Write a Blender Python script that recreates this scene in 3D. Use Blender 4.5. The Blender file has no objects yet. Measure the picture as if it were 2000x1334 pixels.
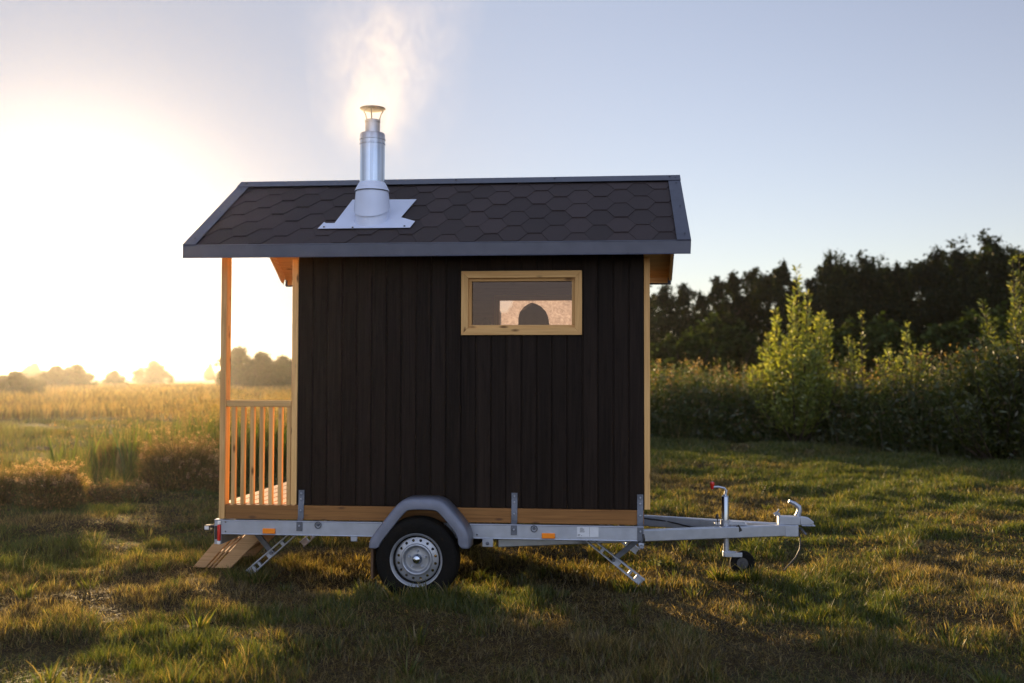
import bpy, math, random
import numpy as np
from mathutils import Vector, Matrix
R = math.radians
random.seed(7)
rng = np.random.default_rng(11)
scene = bpy.context.scene
col = scene.collection

# ------------------------------------------------------------------ camera
cam_d = bpy.data.cameras.new('camera')
cam = bpy.data.objects.new('camera', cam_d)
col.objects.link(cam)
cam_d.lens = 36.37
cam_d.sensor_width = 36.0
cam_d.clip_start = 0.05
cam_d.clip_end = 9000
cam.matrix_world = (Matrix.Translation((2.1863, -7.0652, 1.4828)) @ Matrix.Rotation(0.09598, 4, 'Z')
                    @ Matrix.Rotation(math.pi / 2 + 0.03383, 4, 'X') @ Matrix.Rotation(0.0024, 4, 'Z'))
cam_d.dof.use_dof = True
cam_d.dof.focus_distance = 7.0
cam_d.dof.aperture_fstop = 1.7
scene.camera = cam

# ------------------------------------------------------------------ light
SUN_EL, SUN_AZ = R(6.0), R(28.6)            # azimuth to the left of +Y
SUN = Vector((-math.sin(SUN_AZ) * math.cos(SUN_EL), math.cos(SUN_AZ) * math.cos(SUN_EL), math.sin(SUN_EL)))
world = bpy.data.worlds.new('World')
scene.world = world
world.use_nodes = True
nt = world.node_tree
nt.nodes.clear()
sky = nt.nodes.new('ShaderNodeTexSky')
sky.sky_type = 'NISHITA'
sky.sun_disc = False
sky.sun_elevation = SUN_EL
sky.sun_rotation = -SUN_AZ
sky.air_density = 1.0
sky.dust_density = 0.03
sky.ozone_density = 2.6
SKY_STRENGTH = 0.09
bg = nt.nodes.new('ShaderNodeBackground')
bg.inputs['Strength'].default_value = SKY_STRENGTH
# the bright white aureole of hazy air round a low sun, as a function of the angle to the sun
tc = nt.nodes.new('ShaderNodeTexCoord')
dot = nt.nodes.new('ShaderNodeVectorMath'); dot.operation = 'DOT_PRODUCT'
# the glow sits a little under the sun, where the air is thickest
dot.inputs[1].default_value = Vector((SUN.x, SUN.y, math.sin(R(4.6)))).normalized()
nrm = nt.nodes.new('ShaderNodeVectorMath'); nrm.operation = 'NORMALIZE'
nt.links.new(tc.outputs['Generated'], nrm.inputs[0])
nt.links.new(nrm.outputs[0], dot.inputs[0])
acos = nt.nodes.new('ShaderNodeMath'); acos.operation = 'ARCCOSINE'; acos.use_clamp = False
nt.links.new(dot.outputs['Value'], acos.inputs[0])
def lobe(src, width, power, amp, colour):
    d = nt.nodes.new('ShaderNodeMath'); d.operation = 'DIVIDE'
    nt.links.new(src, d.inputs[0]); d.inputs[1].default_value = width
    p = nt.nodes.new('ShaderNodeMath'); p.operation = 'POWER'
    nt.links.new(d.outputs[0], p.inputs[0]); p.inputs[1].default_value = power
    n = nt.nodes.new('ShaderNodeMath'); n.operation = 'MULTIPLY'
    nt.links.new(p.outputs[0], n.inputs[0]); n.inputs[1].default_value = -1
    e = nt.nodes.new('ShaderNodeMath'); e.operation = 'EXPONENT'
    nt.links.new(n.outputs[0], e.inputs[0])
    s = nt.nodes.new('ShaderNodeVectorMath'); s.operation = 'SCALE'
    s.inputs[0].default_value = colour
    m = nt.nodes.new('ShaderNodeMath'); m.operation = 'MULTIPLY'
    nt.links.new(e.outputs[0], m.inputs[0]); m.inputs[1].default_value = amp
    nt.links.new(m.outputs[0], s.inputs['Scale'])
    return s.outputs[0]
tint = nt.nodes.new('ShaderNodeVectorMath'); tint.operation = 'MULTIPLY'
tint.inputs[1].default_value = (0.86, 0.775, 0.88)
nt.links.new(sky.outputs[0], tint.inputs[0])
acc = tint.outputs[0]
dim = nt.nodes.new('ShaderNodeVectorMath'); dim.operation = 'SUBTRACT'; dim.inputs[0].default_value = (1, 1, 1)
nt.links.new(lobe(acos.outputs[0], R(22), 2.0, 1.0, (0.86, 0.82, 0.71)), dim.inputs[1])
dml = nt.nodes.new('ShaderNodeVectorMath'); dml.operation = 'MULTIPLY'
nt.links.new(acc, dml.inputs[0]); nt.links.new(dim.outputs[0], dml.inputs[1])
acc = dml.outputs[0]
def add_light(acc, vec):
    a = nt.nodes.new('ShaderNodeVectorMath'); a.operation = 'ADD'
    nt.links.new(acc, a.inputs[0]); nt.links.new(vec, a.inputs[1])
    return a.outputs[0]
acc = add_light(acc, lobe(acos.outputs[0], R(5.3), 1.3, 9.0, (1.0, 0.90, 0.70)))
acc = add_light(acc, lobe(acos.outputs[0], R(24), 2.0, 0.30, (0.95, 1.0, 1.0)))
# pale veil of moist air towards the horizon
sep = nt.nodes.new('ShaderNodeSeparateXYZ'); nt.links.new(nrm.outputs[0], sep.inputs[0])
az_ = nt.nodes.new('ShaderNodeMath'); az_.operation = 'ABSOLUTE'; nt.links.new(sep.outputs['Z'], az_.inputs[0])
acc = add_light(acc, lobe(acos.outputs[0], R(60), 2.0, 1.0, (1.15, 1.12, 0.86)))
acc = add_light(acc, lobe(az_.outputs[0], 0.42, 1.5, 1.0, (1.45, 0.92, 0.52)))
# fill light added to the sky behind the camera, to brighten the shaded sides
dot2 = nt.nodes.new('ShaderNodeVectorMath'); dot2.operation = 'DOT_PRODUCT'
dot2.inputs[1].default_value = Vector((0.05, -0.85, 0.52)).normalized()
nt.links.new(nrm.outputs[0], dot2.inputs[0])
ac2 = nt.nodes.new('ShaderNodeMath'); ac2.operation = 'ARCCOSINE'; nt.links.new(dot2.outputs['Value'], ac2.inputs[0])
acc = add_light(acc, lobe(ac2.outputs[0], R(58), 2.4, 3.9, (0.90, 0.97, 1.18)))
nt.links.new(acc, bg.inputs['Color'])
out = nt.nodes.new('ShaderNodeOutputWorld')
nt.links.new(bg.outputs[0], out.inputs['Surface'])

sun_d = bpy.data.lights.new('sun', 'SUN')
sun_d.energy = 5.0
sun_d.angle = R(0.55)
sun_d.color = (1.0, 0.70, 0.38)
sun = bpy.data.objects.new('sun', sun_d)
col.objects.link(sun)
sun.rotation_euler = SUN.to_track_quat('Z', 'Y').to_euler()

scene.view_settings.view_transform = 'Standard'
scene.view_settings.look = 'None'
scene.view_settings.gamma = 1
scene.view_settings.exposure = 1.2
scene.render.engine = 'CYCLES'
cy = scene.cycles
cy.use_denoising = True
cy.max_bounces = 10
cy.diffuse_bounces = 4
cy.glossy_bounces = 3
cy.transmission_bounces = 6
cy.transparent_max_bounces = 12
cy.volume_bounces = 1
cy.sample_clamp_indirect = 4
cy.caustics_reflective = False
cy.caustics_refractive = False

# ------------------------------------------------------------------ helpers
def wloc(o):
    v = Vector((0, 0, 0))
    while o is not None:
        v += o.location
        o = o.parent
    return v

def tag(o, label=None, cat=None, group=None, kind=None):
    if label: o['label'] = label
    if cat: o['category'] = cat
    if group: o['group'] = group
    if kind: o['kind'] = kind
    return o

def thing(name, loc, label, cat, group=None):
    o = bpy.data.objects.new(name, None)
    col.objects.link(o)
    o.location = loc
    o.empty_display_size = 0.2
    return tag(o, label, cat, group)

class MB:
    """collects shapes in world coordinates and links them as one mesh object"""
    def __init__(self):
        self.v, self.f, self.s, self.m, self.var = [], [], [], [], []
        self.cut = []
    def add(self, vs, fs, smooth=False, mi=0):
        k = len(self.v)
        self.cut.append((k, len(self.f)))
        self.v += [tuple(p) for p in vs]
        self.f += [tuple(i + k for i in f) for f in fs]
        self.s += [smooth] * len(fs)
        self.m += [mi] * len(fs)
        self.var += [random.random()] * len(vs)
        return self
    def box(self, x0, x1, y0, y1, z0, z1, mi=0):
        vs = [(x0, y0, z0), (x1, y0, z0), (x1, y1, z0), (x0, y1, z0), (x0, y0, z1), (x1, y0, z1), (x1, y1, z1), (x0, y1, z1)]
        return self.add(vs, [(3, 2, 1, 0), (4, 5, 6, 7), (0, 1, 5, 4), (1, 2, 6, 5), (2, 3, 7, 6), (3, 0, 4, 7)], mi=mi)
    def prism(self, poly, fn, d0, d1, mi=0):
        """poly of (a,b); fn(a,b,d) -> point"""
        n = len(poly)
        vs = [fn(a, b, d0) for a, b in poly] + [fn(a, b, d1) for a, b in poly]
        fs = [tuple(range(n)), tuple(range(2 * n - 1, n - 1, -1))]
        fs += [(i, i + n, (i + 1) % n + n, (i + 1) % n) for i in range(n)]
        return self.add(vs, fs, mi=mi)
    def bar(self, p, q, w, h, up=(0, 0, 1), mi=0):
        p, q, up = Vector(p), Vector(q), Vector(up)
        d = (q - p).normalized()
        s = d.cross(up).normalized()
        u = s.cross(d)
        vs = []
        for e in (p, q):
            for a, b in ((-1, -1), (1, -1), (1, 1), (-1, 1)):
                vs.append(e + s * (a * w / 2) + u * (b * h / 2))
        return self.add(vs, [(3, 2, 1, 0), (4, 5, 6, 7), (0, 1, 5, 4), (1, 2, 6, 5), (2, 3, 7, 6), (3, 0, 4, 7)], mi=mi)
    def tube(self, pts, r, n=12, cap=True, mi=0):
        pts = [Vector(p) for p in pts]
        rs = r if isinstance(r, (list, tuple)) else [r] * len(pts)
        vs, fs = [], []
        ref = None
        for i, p in enumerate(pts):
            d = (pts[min(i + 1, len(pts) - 1)] - pts[max(i - 1, 0)]).normalized()
            if ref is None:
                ref = Vector((0, 0, 1)) if abs(d.z) < 0.9 else Vector((1, 0, 0))
            a = d.cross(ref).normalized()
            b = a.cross(d).normalized()
            ref = b
            for j in range(n):
                t = 2 * math.pi * j / n
                vs.append(p + (a * math.cos(t) + b * math.sin(t)) * rs[i])
        for i in range(len(pts) - 1):
            for j in range(n):
                fs.append((i * n + j, i * n + (j + 1) % n, (i + 1) * n + (j + 1) % n, (i + 1) * n + j))
        self.add(vs, fs, smooth=True, mi=mi)
        if cap:
            k = len(self.v) - len(vs)
            for c in (list(range(n))[::-1], list(range((len(pts) - 1) * n, len(pts) * n))):
                self.f.append(tuple(k + i for i in c)); self.s.append(False); self.m.append(mi)
        return self
    def lathe(self, prof, c, axis='z', n=40, smooth=True, mi=0):
        """prof: list of (radius, offset along the axis)"""
        vs, fs = [], []
        for r, a in prof:
            for j in range(n):
                t = 2 * math.pi * j / n
                x, y = r * math.cos(t), r * math.sin(t)
                vs.append({'z': (c[0] + x, c[1] + y, c[2] + a), 'y': (c[0] + x, c[1] + a, c[2] + y),
                           'x': (c[0] + a, c[1] + x, c[2] + y)}[axis])
        for i in range(len(prof) - 1):
            for j in range(n):
                fs.append((i * n + j, i * n + (j + 1) % n, (i + 1) * n + (j + 1) % n, (i + 1) * n + j))
        return self.add(vs, fs, smooth=smooth, mi=mi)
    def disc(self, c, r, axis='y', n=24, mi=0):
        vs = []
        for j in range(n):
            t = 2 * math.pi * j / n
            x, y = r * math.cos(t), r * math.sin(t)
            vs.append({'z': (c[0] + x, c[1] + y, c[2]), 'y': (c[0] + x, c[1], c[2] + y), 'x': (c[0], c[1] + x, c[2] + y)}[axis])
        return self.add(vs, [tuple(range(n))], mi=mi)
    def warp(self, c, k):
        """soft felt: lean the shape and dent it"""
        out_ = []
        for x, y, z in self.v:
            u = (z - c[2]) / k
            t = math.atan2(y - c[1], x - c[0])
            r = 1 + 0.05 * math.sin(2 * t + 6 * u) + (0.16 * max(0, 0.79 - u) * 10 if math.cos(t) < -0.6 else 0) * 0.25
            out_.append((c[0] + (x - c[0]) * r - 0.10 * (u - 0.80) * k, c[1] + (y - c[1]) * r, z + 0.012 * math.sin(t * 3) * k))
        self.v = out_
        return self
    def screw(self, c, r=0.006, axis='y', h=-0.004, mi=0):
        self.lathe([(0.0005, h), (r * 0.7, h), (r, h * 0.4), (r, 0)], c, axis, 10, mi=mi)
        return self
    def build(self, name, mats, parent=None, bevel=0.0, segs=2):
        me = bpy.data.meshes.new(name)
        off = wloc(parent)
        me.from_pydata([(p[0] - off.x, p[1] - off.y, p[2] - off.z) for p in self.v], [], self.f)
        for mt in (mats if isinstance(mats, (list, tuple)) else [mats]):
            me.materials.append(mt)
        me.polygons.foreach_set('use_smooth', self.s)
        me.polygons.foreach_set('material_index', self.m)
        at = me.attributes.new('var', 'FLOAT', 'POINT')
        at.data.foreach_set('value', self.var)
        me.update()
        me.set_sharp_from_angle(angle=R(38))
        o = bpy.data.objects.new(name, me)
        col.objects.link(o)
        if parent is not None:
            o.parent = parent
        if bevel:
            b = o.modifiers.new('edge', 'BEVEL')
            b.width = bevel; b.segments = segs; b.limit_method = 'ANGLE'; b.angle_limit = R(40)
        return o

def build_each(mb, name, mats, parent=None, bevel=0.0, group=1):
    """every shape of mb as an object of its own (group = shapes per object)"""
    cuts = mb.cut[::group] + [(len(mb.v), len(mb.f))]
    for (v0, f0), (v1, f1) in zip(cuts[:-1], cuts[1:]):
        p = MB()
        p.v, p.s, p.m, p.var = mb.v[v0:v1], mb.s[f0:f1], mb.m[f0:f1], mb.var[v0:v1]
        p.f = [tuple(i - v0 for i in f) for f in mb.f[f0:f1]]
        p.build(name, mats, parent, bevel)

def np_mesh(name, V, T, mat, cols=None, parent=None, smooth=False):
    """triangles from numpy arrays; cols = one colour per vertex"""
    me = bpy.data.meshes.new(name)
    V = np.ascontiguousarray(V, dtype=np.float32); T = np.ascontiguousarray(T, dtype=np.int32)
    k = T.shape[1]
    me.vertices.add(len(V)); me.vertices.foreach_set('co', V.ravel())
    me.loops.add(T.size); me.loops.foreach_set('vertex_index', T.ravel())
    me.polygons.add(len(T)); me.polygons.foreach_set('loop_start', np.arange(0, T.size, k, dtype=np.int32))
    if smooth:
        me.polygons.foreach_set('use_smooth', np.ones(len(T), dtype=bool))
    if cols is not None:
        a = me.attributes.new('col', 'FLOAT_COLOR', 'POINT')
        c = np.ones((len(V), 4), dtype=np.float32); c[:, :3] = cols
        a.data.foreach_set('color', c.ravel())
    me.materials.append(mat)
    me.update(calc_edges=True)
    o = bpy.data.objects.new(name, me)
    col.objects.link(o)
    if parent is not None: o.parent = parent
    return o

# value noise
_perm = rng.random((256, 256))
def vnoise(x, y):
    xi = np.floor(x).astype(int); yi = np.floor(y).astype(int)
    fx = x - xi; fy = y - yi
    fx = fx * fx * (3 - 2 * fx); fy = fy * fy * (3 - 2 * fy)
    g = lambda a, b: _perm[a % 256, b % 256]
    return ((g(xi, yi) * (1 - fx) + g(xi + 1, yi) * fx) * (1 - fy) + (g(xi, yi + 1) * (1 - fx) + g(xi + 1, yi + 1) * fx) * fy)
def fbm(x, y, o=4):
    s = 0; a = 0.5; t = 0
    for i in range(o):
        s = s + a * vnoise(x * 2 ** i + 17.3 * i, y * 2 ** i + 5.1 * i); t += a; a *= 0.5
    return s / t
def ground_h(x, y):
    x = np.asarray(x, float); y = np.asarray(y, float)
    h = 0.16 * (fbm(x * 0.55 + 3, y * 0.55 + 9, 3) - 0.5) + 0.11 * (fbm(x * 1.5 + 7, y * 1.5 + 3, 2) - 0.5) + 0.05 * (fbm(x * 3.1, y * 3.1, 2) - 0.5)
    near = np.exp(-(((x - 0.9) / 2.2) ** 2 + ((y - 0.9) / 1.6) ** 2))
    d = np.hypot(x, y)
    return h * (1 - 0.65 * near) * np.clip(1.6 - d / 40, 0.15, 1) - 0.01

# ------------------------------------------------------------------ materials
def new_mat(name):
    m = bpy.data.materials.new(name)
    m.use_nodes = True
    t = m.node_tree
    b = t.nodes['Principled BSDF']
    return m, t, b

def N(t, kind, **kw):
    n = t.nodes.new(kind)
    for k, v in kw.items():
        setattr(n, k, v)
    return n

def ramp(t, stops):
    r = N(t, 'ShaderNodeValToRGB')
    e = r.color_ramp.elements
    while len(e) < len(stops): e.new(0.5)
    for el, (p, c) in zip(e, stops):
        el.position = p; el.color = (c[0], c[1], c[2], 1)
    return r

def wood(name, c_dark, c_light, axis, rough=0.6, knot=0.5, bump=0.25, varamt=0.3, spec=0.3, knot_col=None):
    m, t, b = new_mat(name)
    tc = N(t, 'ShaderNodeTexCoord')
    at = N(t, 'ShaderNodeAttribute', attribute_name='var')
    off = N(t, 'ShaderNodeVectorMath', operation='SCALE'); off.inputs[0].default_value = (37.1, 23.7, 51.3)
    t.links.new(at.outputs['Fac'], off.inputs['Scale'])
    ad = N(t, 'ShaderNodeVectorMath', operation='ADD')
    t.links.new(tc.outputs['Object'], ad.inputs[0]); t.links.new(off.outputs[0], ad.inputs[1])
    def mapped(lo, hi):
        mp = N(t, 'ShaderNodeMapping')
        mp.inputs['Scale'].default_value = tuple(lo if i == axis else hi for i in range(3))
        t.links.new(ad.outputs[0], mp.inputs['Vector'])
        return mp
    n1 = N(t, 'ShaderNodeTexNoise'); n1.inputs['Scale'].default_value = 1; n1.inputs['Detail'].default_value = 5
    n1.inputs['Distortion'].default_value = 1.2
    t.links.new(mapped(1.6, 45).outputs[0], n1.inputs['Vector'])
    n2 = N(t, 'ShaderNodeTexNoise'); n2.inputs['Scale'].default_value = 1; n2.inputs['Detail'].default_value = 4
    t.links.new(mapped(6, 190).outputs[0], n2.inputs['Vector'])
    mx = N(t, 'ShaderNodeMix', data_type='FLOAT'); mx.inputs[0].default_value = 0.35
    t.links.new(n1.outputs['Fac'], mx.inputs[2]); t.links.new(n2.outputs['Fac'], mx.inputs[3])
    rp = ramp(t, [(0.3, c_dark), (0.68, c_light)])
    t.links.new(mx.outputs[0], rp.inputs[0])
    vo = N(t, 'ShaderNodeTexVoronoi'); vo.inputs['Scale'].default_value = 1
    t.links.new(mapped(4.5, 13).outputs[0], vo.inputs['Vector'])
    kr = ramp(t, [(0.06, (1, 1, 1)), (0.17, (0, 0, 0))])
    t.links.new(vo.outputs['Distance'], kr.inputs[0])
    km = N(t, 'ShaderNodeMath', operation='MULTIPLY'); km.inputs[1].default_value = knot
    t.links.new(kr.outputs[0], km.inputs[0])
    kc = N(t, 'ShaderNodeMix', data_type='RGBA')
    t.links.new(km.outputs[0], kc.inputs[0]); t.links.new(rp.outputs[0], kc.inputs[6])
    kcol = knot_col or tuple(c * 0.35 for c in c_dark)
    kc.inputs[7].default_value = (*kcol, 1)
    vm = N(t, 'ShaderNodeMapRange'); vm.inputs[3].default_value = 1 - varamt; vm.inputs[4].default_value = 1 + varamt
    t.links.new(at.outputs['Fac'], vm.inputs[0])
    sc = N(t, 'ShaderNodeVectorMath', operation='SCALE')
    t.links.new(kc.outputs[2], sc.inputs[0]); t.links.new(vm.outputs[0], sc.inputs['Scale'])
    t.links.new(sc.outputs[0], b.inputs['Base Color'])
    b.inputs['Roughness'].default_value = rough
    b.inputs['Specular IOR Level'].default_value = spec
    bp = N(t, 'ShaderNodeBump'); bp.inputs['Strength'].default_value = bump; bp.inputs['Distance'].default_value = 0.004
    t.links.new(mx.outputs[0], bp.inputs['Height']); t.links.new(bp.outputs[0], b.inputs['Normal'])
    return m

def metal(name, c, rough, metallic=1.0, spot=0.12, scale=18, coat=0.0, bump=0.04):
    m, t, b = new_mat(name)
    tc = N(t, 'ShaderNodeTexCoord')
    n = N(t, 'ShaderNodeTexNoise'); n.inputs['Scale'].default_value = scale; n.inputs['Detail'].default_value = 5
    t.links.new(tc.outputs['Object'], n.inputs['Vector'])
    rp = ramp(t, [(0.3, tuple(x * (1 - spot) for x in c)), (0.7, tuple(min(1, x * (1 + spot)) for x in c))])
    t.links.new(n.outputs['Fac'], rp.inputs[0]); t.links.new(rp.outputs[0], b.inputs['Base Color'])
    mr = N(t, 'ShaderNodeMapRange'); mr.inputs[3].default_value = rough * 0.75; mr.inputs[4].default_value = min(1, rough * 1.3)
    n2 = N(t, 'ShaderNodeTexNoise'); n2.inputs['Scale'].default_value = scale * 2.7; n2.inputs['Detail'].default_value = 4
    t.links.new(tc.outputs['Object'], n2.inputs['Vector'])
    t.links.new(n2.outputs['Fac'], mr.inputs[0]); t.links.new(mr.outputs[0], b.inputs['Roughness'])
    b.inputs['Metallic'].default_value = metallic
    b.inputs['Coat Weight'].default_value = coat
    if bump:
        bp = N(t, 'ShaderNodeBump'); bp.inputs['Strength'].default_value = bump; bp.inputs['Distance'].default_value = 0.01
        t.links.new(n.outputs['Fac'], bp.inputs['Height']); t.links.new(bp.outputs[0], b.inputs['Normal'])
    return m

def plain(name, c, rough=0.5, metallic=0.0, scale=30, spot=0.15, bump=0.1, spec=0.5):
    m = metal(name, c, rough, metallic, spot, scale, 0, bump)
    m.node_tree.nodes['Principled BSDF'].inputs['Specular IOR Level'].default_value = spec
    return m

def foliage(name, trans=0.45, gloss=0.06, tint=(1, 1, 1), tr_tint=(1.25, 1.1, 0.5)):
    """leaf and blade material: colour per blade, light passes through"""
    m = bpy.data.materials.new(name); m.use_nodes = True
    t = m.node_tree; t.nodes.clear()
    at = N(t, 'ShaderNodeAttribute', attribute_name='col')
    oi = N(t, 'ShaderNodeObjectInfo')
    hs = N(t, 'ShaderNodeHueSaturation')
    mr = N(t, 'ShaderNodeMapRange'); mr.inputs[3].default_value = 0.8; mr.inputs[4].default_value = 1.2
    t.links.new(oi.outputs['Random'], mr.inputs[0]); t.links.new(mr.outputs[0], hs.inputs['Value'])
    t.links.new(at.outputs['Color'], hs.inputs['Color'])
    df = N(t, 'ShaderNodeBsdfDiffuse'); t.links.new(hs.outputs[0], df.inputs[0])
    tm = N(t, 'ShaderNodeVectorMath', operation='MULTIPLY'); tm.inputs[1].default_value = tr_tint
    t.links.new(hs.outputs[0], tm.inputs[0])
    tl = N(t, 'ShaderNodeBsdfTranslucent'); t.links.new(tm.outputs[0], tl.inputs[0])
    mx = N(t, 'ShaderNodeMixShader'); mx.inputs[0].default_value = trans
    t.links.new(df.outputs[0], mx.inputs[1]); t.links.new(tl.outputs[0], mx.inputs[2])
    gl = N(t, 'ShaderNodeBsdfGlossy'); gl.inputs['Roughness'].default_value = 0.45
    gl.inputs['Color'].default_value = (0.9, 0.9, 0.85, 1)
    m2 = N(t, 'ShaderNodeMixShader'); m2.inputs[0].default_value = gloss
    t.links.new(mx.outputs[0], m2.inputs[1]); t.links.new(gl.outputs[0], m2.inputs[2])
    o = N(t, 'ShaderNodeOutputMaterial'); t.links.new(m2.outputs[0], o.inputs['Surface'])
    return m

M = {}
PD, PL = (0.54, 0.285, 0.10), (0.80, 0.50, 0.205)
for ax, nm in enumerate('xyz'):
    M['pine_' + nm] = wood('pine_grain_' + nm, PD, PL, ax, rough=0.55, knot=0.85, varamt=0.12, spec=0.15, knot_col=(0.13, 0.055, 0.02))
    M['dark_' + nm] = wood('dark_stained_boards_' + nm, (0.0085, 0.0058, 0.0046), (0.0235, 0.0158, 0.0122), ax, rough=0.55, knot=0.8, varamt=0.22, bump=0.7, spec=0.08, knot_col=(0.010, 0.007, 0.006))
M['beam_x'] = wood('base_timber', (0.16, 0.066, 0.017), (0.31, 0.145, 0.042), 0, rough=0.55, knot=0.8, varamt=0.1, knot_col=(0.07, 0.028, 0.012))
M['old_wood'] = wood('weathered_steps', (0.33, 0.19, 0.085), (0.54, 0.34, 0.17), 0, rough=0.75, knot=0.4, varamt=0.2)
M['deck_y'] = wood('deck_boards', (0.42, 0.25, 0.11), (0.66, 0.45, 0.22), 1, rough=0.5, knot=0.5, varamt=0.15)
M['galv'] = metal('galvanised_steel', (0.42, 0.455, 0.53), 0.44, 0.8, spot=0.09, scale=14)
M['galv_dull'] = metal('dull_galvanised_steel', (0.36, 0.38, 0.42), 0.5, 0.8, spot=0.2, scale=16)
M['bracket'] = metal('bracket_steel', (0.12, 0.132, 0.16), 0.5, 0.5, spot=0.2, scale=20)
M['dark_hub'] = metal('dull_dark_hub', (0.07, 0.07, 0.075), 0.6, 0.3)
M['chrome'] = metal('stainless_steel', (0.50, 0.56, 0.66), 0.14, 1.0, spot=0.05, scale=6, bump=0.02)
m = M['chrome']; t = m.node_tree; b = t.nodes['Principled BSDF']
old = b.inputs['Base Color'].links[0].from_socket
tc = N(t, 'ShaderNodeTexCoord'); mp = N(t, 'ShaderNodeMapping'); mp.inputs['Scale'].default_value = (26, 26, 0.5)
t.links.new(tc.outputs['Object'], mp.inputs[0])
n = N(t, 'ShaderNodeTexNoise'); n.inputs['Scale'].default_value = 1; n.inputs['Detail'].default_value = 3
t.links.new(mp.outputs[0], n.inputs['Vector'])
rp = ramp(t, [(0.35, (0.55, 0.56, 0.58)), (0.55, (1, 1, 1))])  # soft upright bands of a reflection, put into the steel's colour
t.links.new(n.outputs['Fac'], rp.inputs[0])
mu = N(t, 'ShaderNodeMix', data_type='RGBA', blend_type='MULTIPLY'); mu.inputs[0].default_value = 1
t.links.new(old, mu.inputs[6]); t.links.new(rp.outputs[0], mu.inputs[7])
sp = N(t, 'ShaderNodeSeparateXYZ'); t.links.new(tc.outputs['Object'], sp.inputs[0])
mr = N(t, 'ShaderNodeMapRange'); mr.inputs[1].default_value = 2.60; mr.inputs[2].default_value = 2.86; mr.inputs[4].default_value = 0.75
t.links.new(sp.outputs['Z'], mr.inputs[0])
hm = N(t, 'ShaderNodeMix', data_type='RGBA'); hm.inputs[7].default_value = (0.40, 0.30, 0.21, 1)  # brownish reflection through smoke, painted into the colour of the chimney top
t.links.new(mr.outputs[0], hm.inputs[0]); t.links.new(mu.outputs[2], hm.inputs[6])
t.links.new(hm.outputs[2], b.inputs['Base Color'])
M['white_sheet'] = metal('painted_sheet_metal', (0.62, 0.68, 0.84), 0.4, 0.1, spot=0.06, scale=5)
M['flash'] = metal('dark_coated_flashing', (0.066, 0.070, 0.098), 0.36, 0.15, spot=0.1, scale=9)
M['fender'] = metal('grey_plastic_fender', (0.15, 0.165, 0.215), 0.42, 0.25, spot=0.1, scale=14)
M['rim'] = metal('silver_painted_rim', (0.36, 0.38, 0.42), 0.38, 0.6, spot=0.1, scale=20)
M['rubber'] = plain('tyre_rubber', (0.0075, 0.007, 0.0065), 0.85, scale=40, bump=0.3, spec=0.12)
M['black'] = plain('black_plastic', (0.02, 0.02, 0.02), 0.45)
M['hole'] = plain('dark_screw', (0.02, 0.02, 0.025), 0.5)
M['mudflap'] = plain('brown_rubber_flap', (0.09, 0.05, 0.025), 0.8)
M['orange'] = plain('orange_reflector', (0.95, 0.26, 0.01), 0.3, spot=0.05)
M['red'] = plain('red_lens', (0.62, 0.03, 0.02), 0.25, spot=0.08)
M['white'] = plain('white_plastic', (0.75, 0.73, 0.7), 0.35, spot=0.04)
M['ink'] = plain('printed_ink', (0.06, 0.06, 0.07), 0.6)
M['label'] = plain('plate_sticker', (0.62, 0.64, 0.68), 0.45, spot=0.05)
M['lining'] = wood('inner_lining', (0.16, 0.09, 0.05), (0.26, 0.16, 0.09), 0, rough=0.7, knot=0.3)
M['skin'] = plain('skin', (0.50, 0.28, 0.19), 0.5, spot=0.06, bump=0.02)
M['felt'] = plain('dark_felt', (0.035, 0.028, 0.025), 0.95, spec=0.1)
M['towel'] = plain('towel_cloth', (0.30, 0.26, 0.24), 0.95, spec=0.1)

# roof shingle: granulated bitumen, tone varies shingle by shingle
m, t, b = new_mat('bitumen_shingle')
at = N(t, 'ShaderNodeAttribute', attribute_name='var')
tc = N(t, 'ShaderNodeTexCoord')
n = N(t, 'ShaderNodeTexNoise'); n.inputs['Scale'].default_value = 260; n.inputs['Detail'].default_value = 3
t.links.new(tc.outputs['Object'], n.inputs['Vector'])
n3 = N(t, 'ShaderNodeTexNoise'); n3.inputs['Scale'].default_value = 3; n3.inputs['Detail'].default_value = 4
t.links.new(tc.outputs['Object'], n3.inputs['Vector'])
rp = ramp(t, [(0.25, (0.017, 0.0115, 0.0125)), (0.75, (0.046, 0.031, 0.032))])
t.links.new(n.outputs['Fac'], rp.inputs[0])
ma = N(t, 'ShaderNodeMath', operation='ADD'); t.links.new(at.outputs['Fac'], ma.inputs[0]); t.links.new(n3.outputs['Fac'], ma.inputs[1])
mr = N(t, 'ShaderNodeMapRange'); mr.inputs[1].default_value = 0.2; mr.inputs[2].default_value = 1.8
mr.inputs[3].default_value = 0.65; mr.inputs[4].default_value = 1.35
t.links.new(ma.outputs[0], mr.inputs[0])
sc = N(t, 'ShaderNodeVectorMath', operation='SCALE'); t.links.new(rp.outputs[0], sc.inputs[0]); t.links.new(mr.outputs[0], sc.inputs['Scale'])
t.links.new(sc.outputs[0], b.inputs['Base Color'])
b.inputs['Roughness'].default_value = 0.85
bp = N(t, 'ShaderNodeBump'); bp.inputs['Strength'].default_value = 0.5; bp.inputs['Distance'].default_value = 0.003
t.links.new(n.outputs['Fac'], bp.inputs['Height']); t.links.new(bp.outputs[0], b.inputs['Normal'])
M['shingle'] = m

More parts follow.
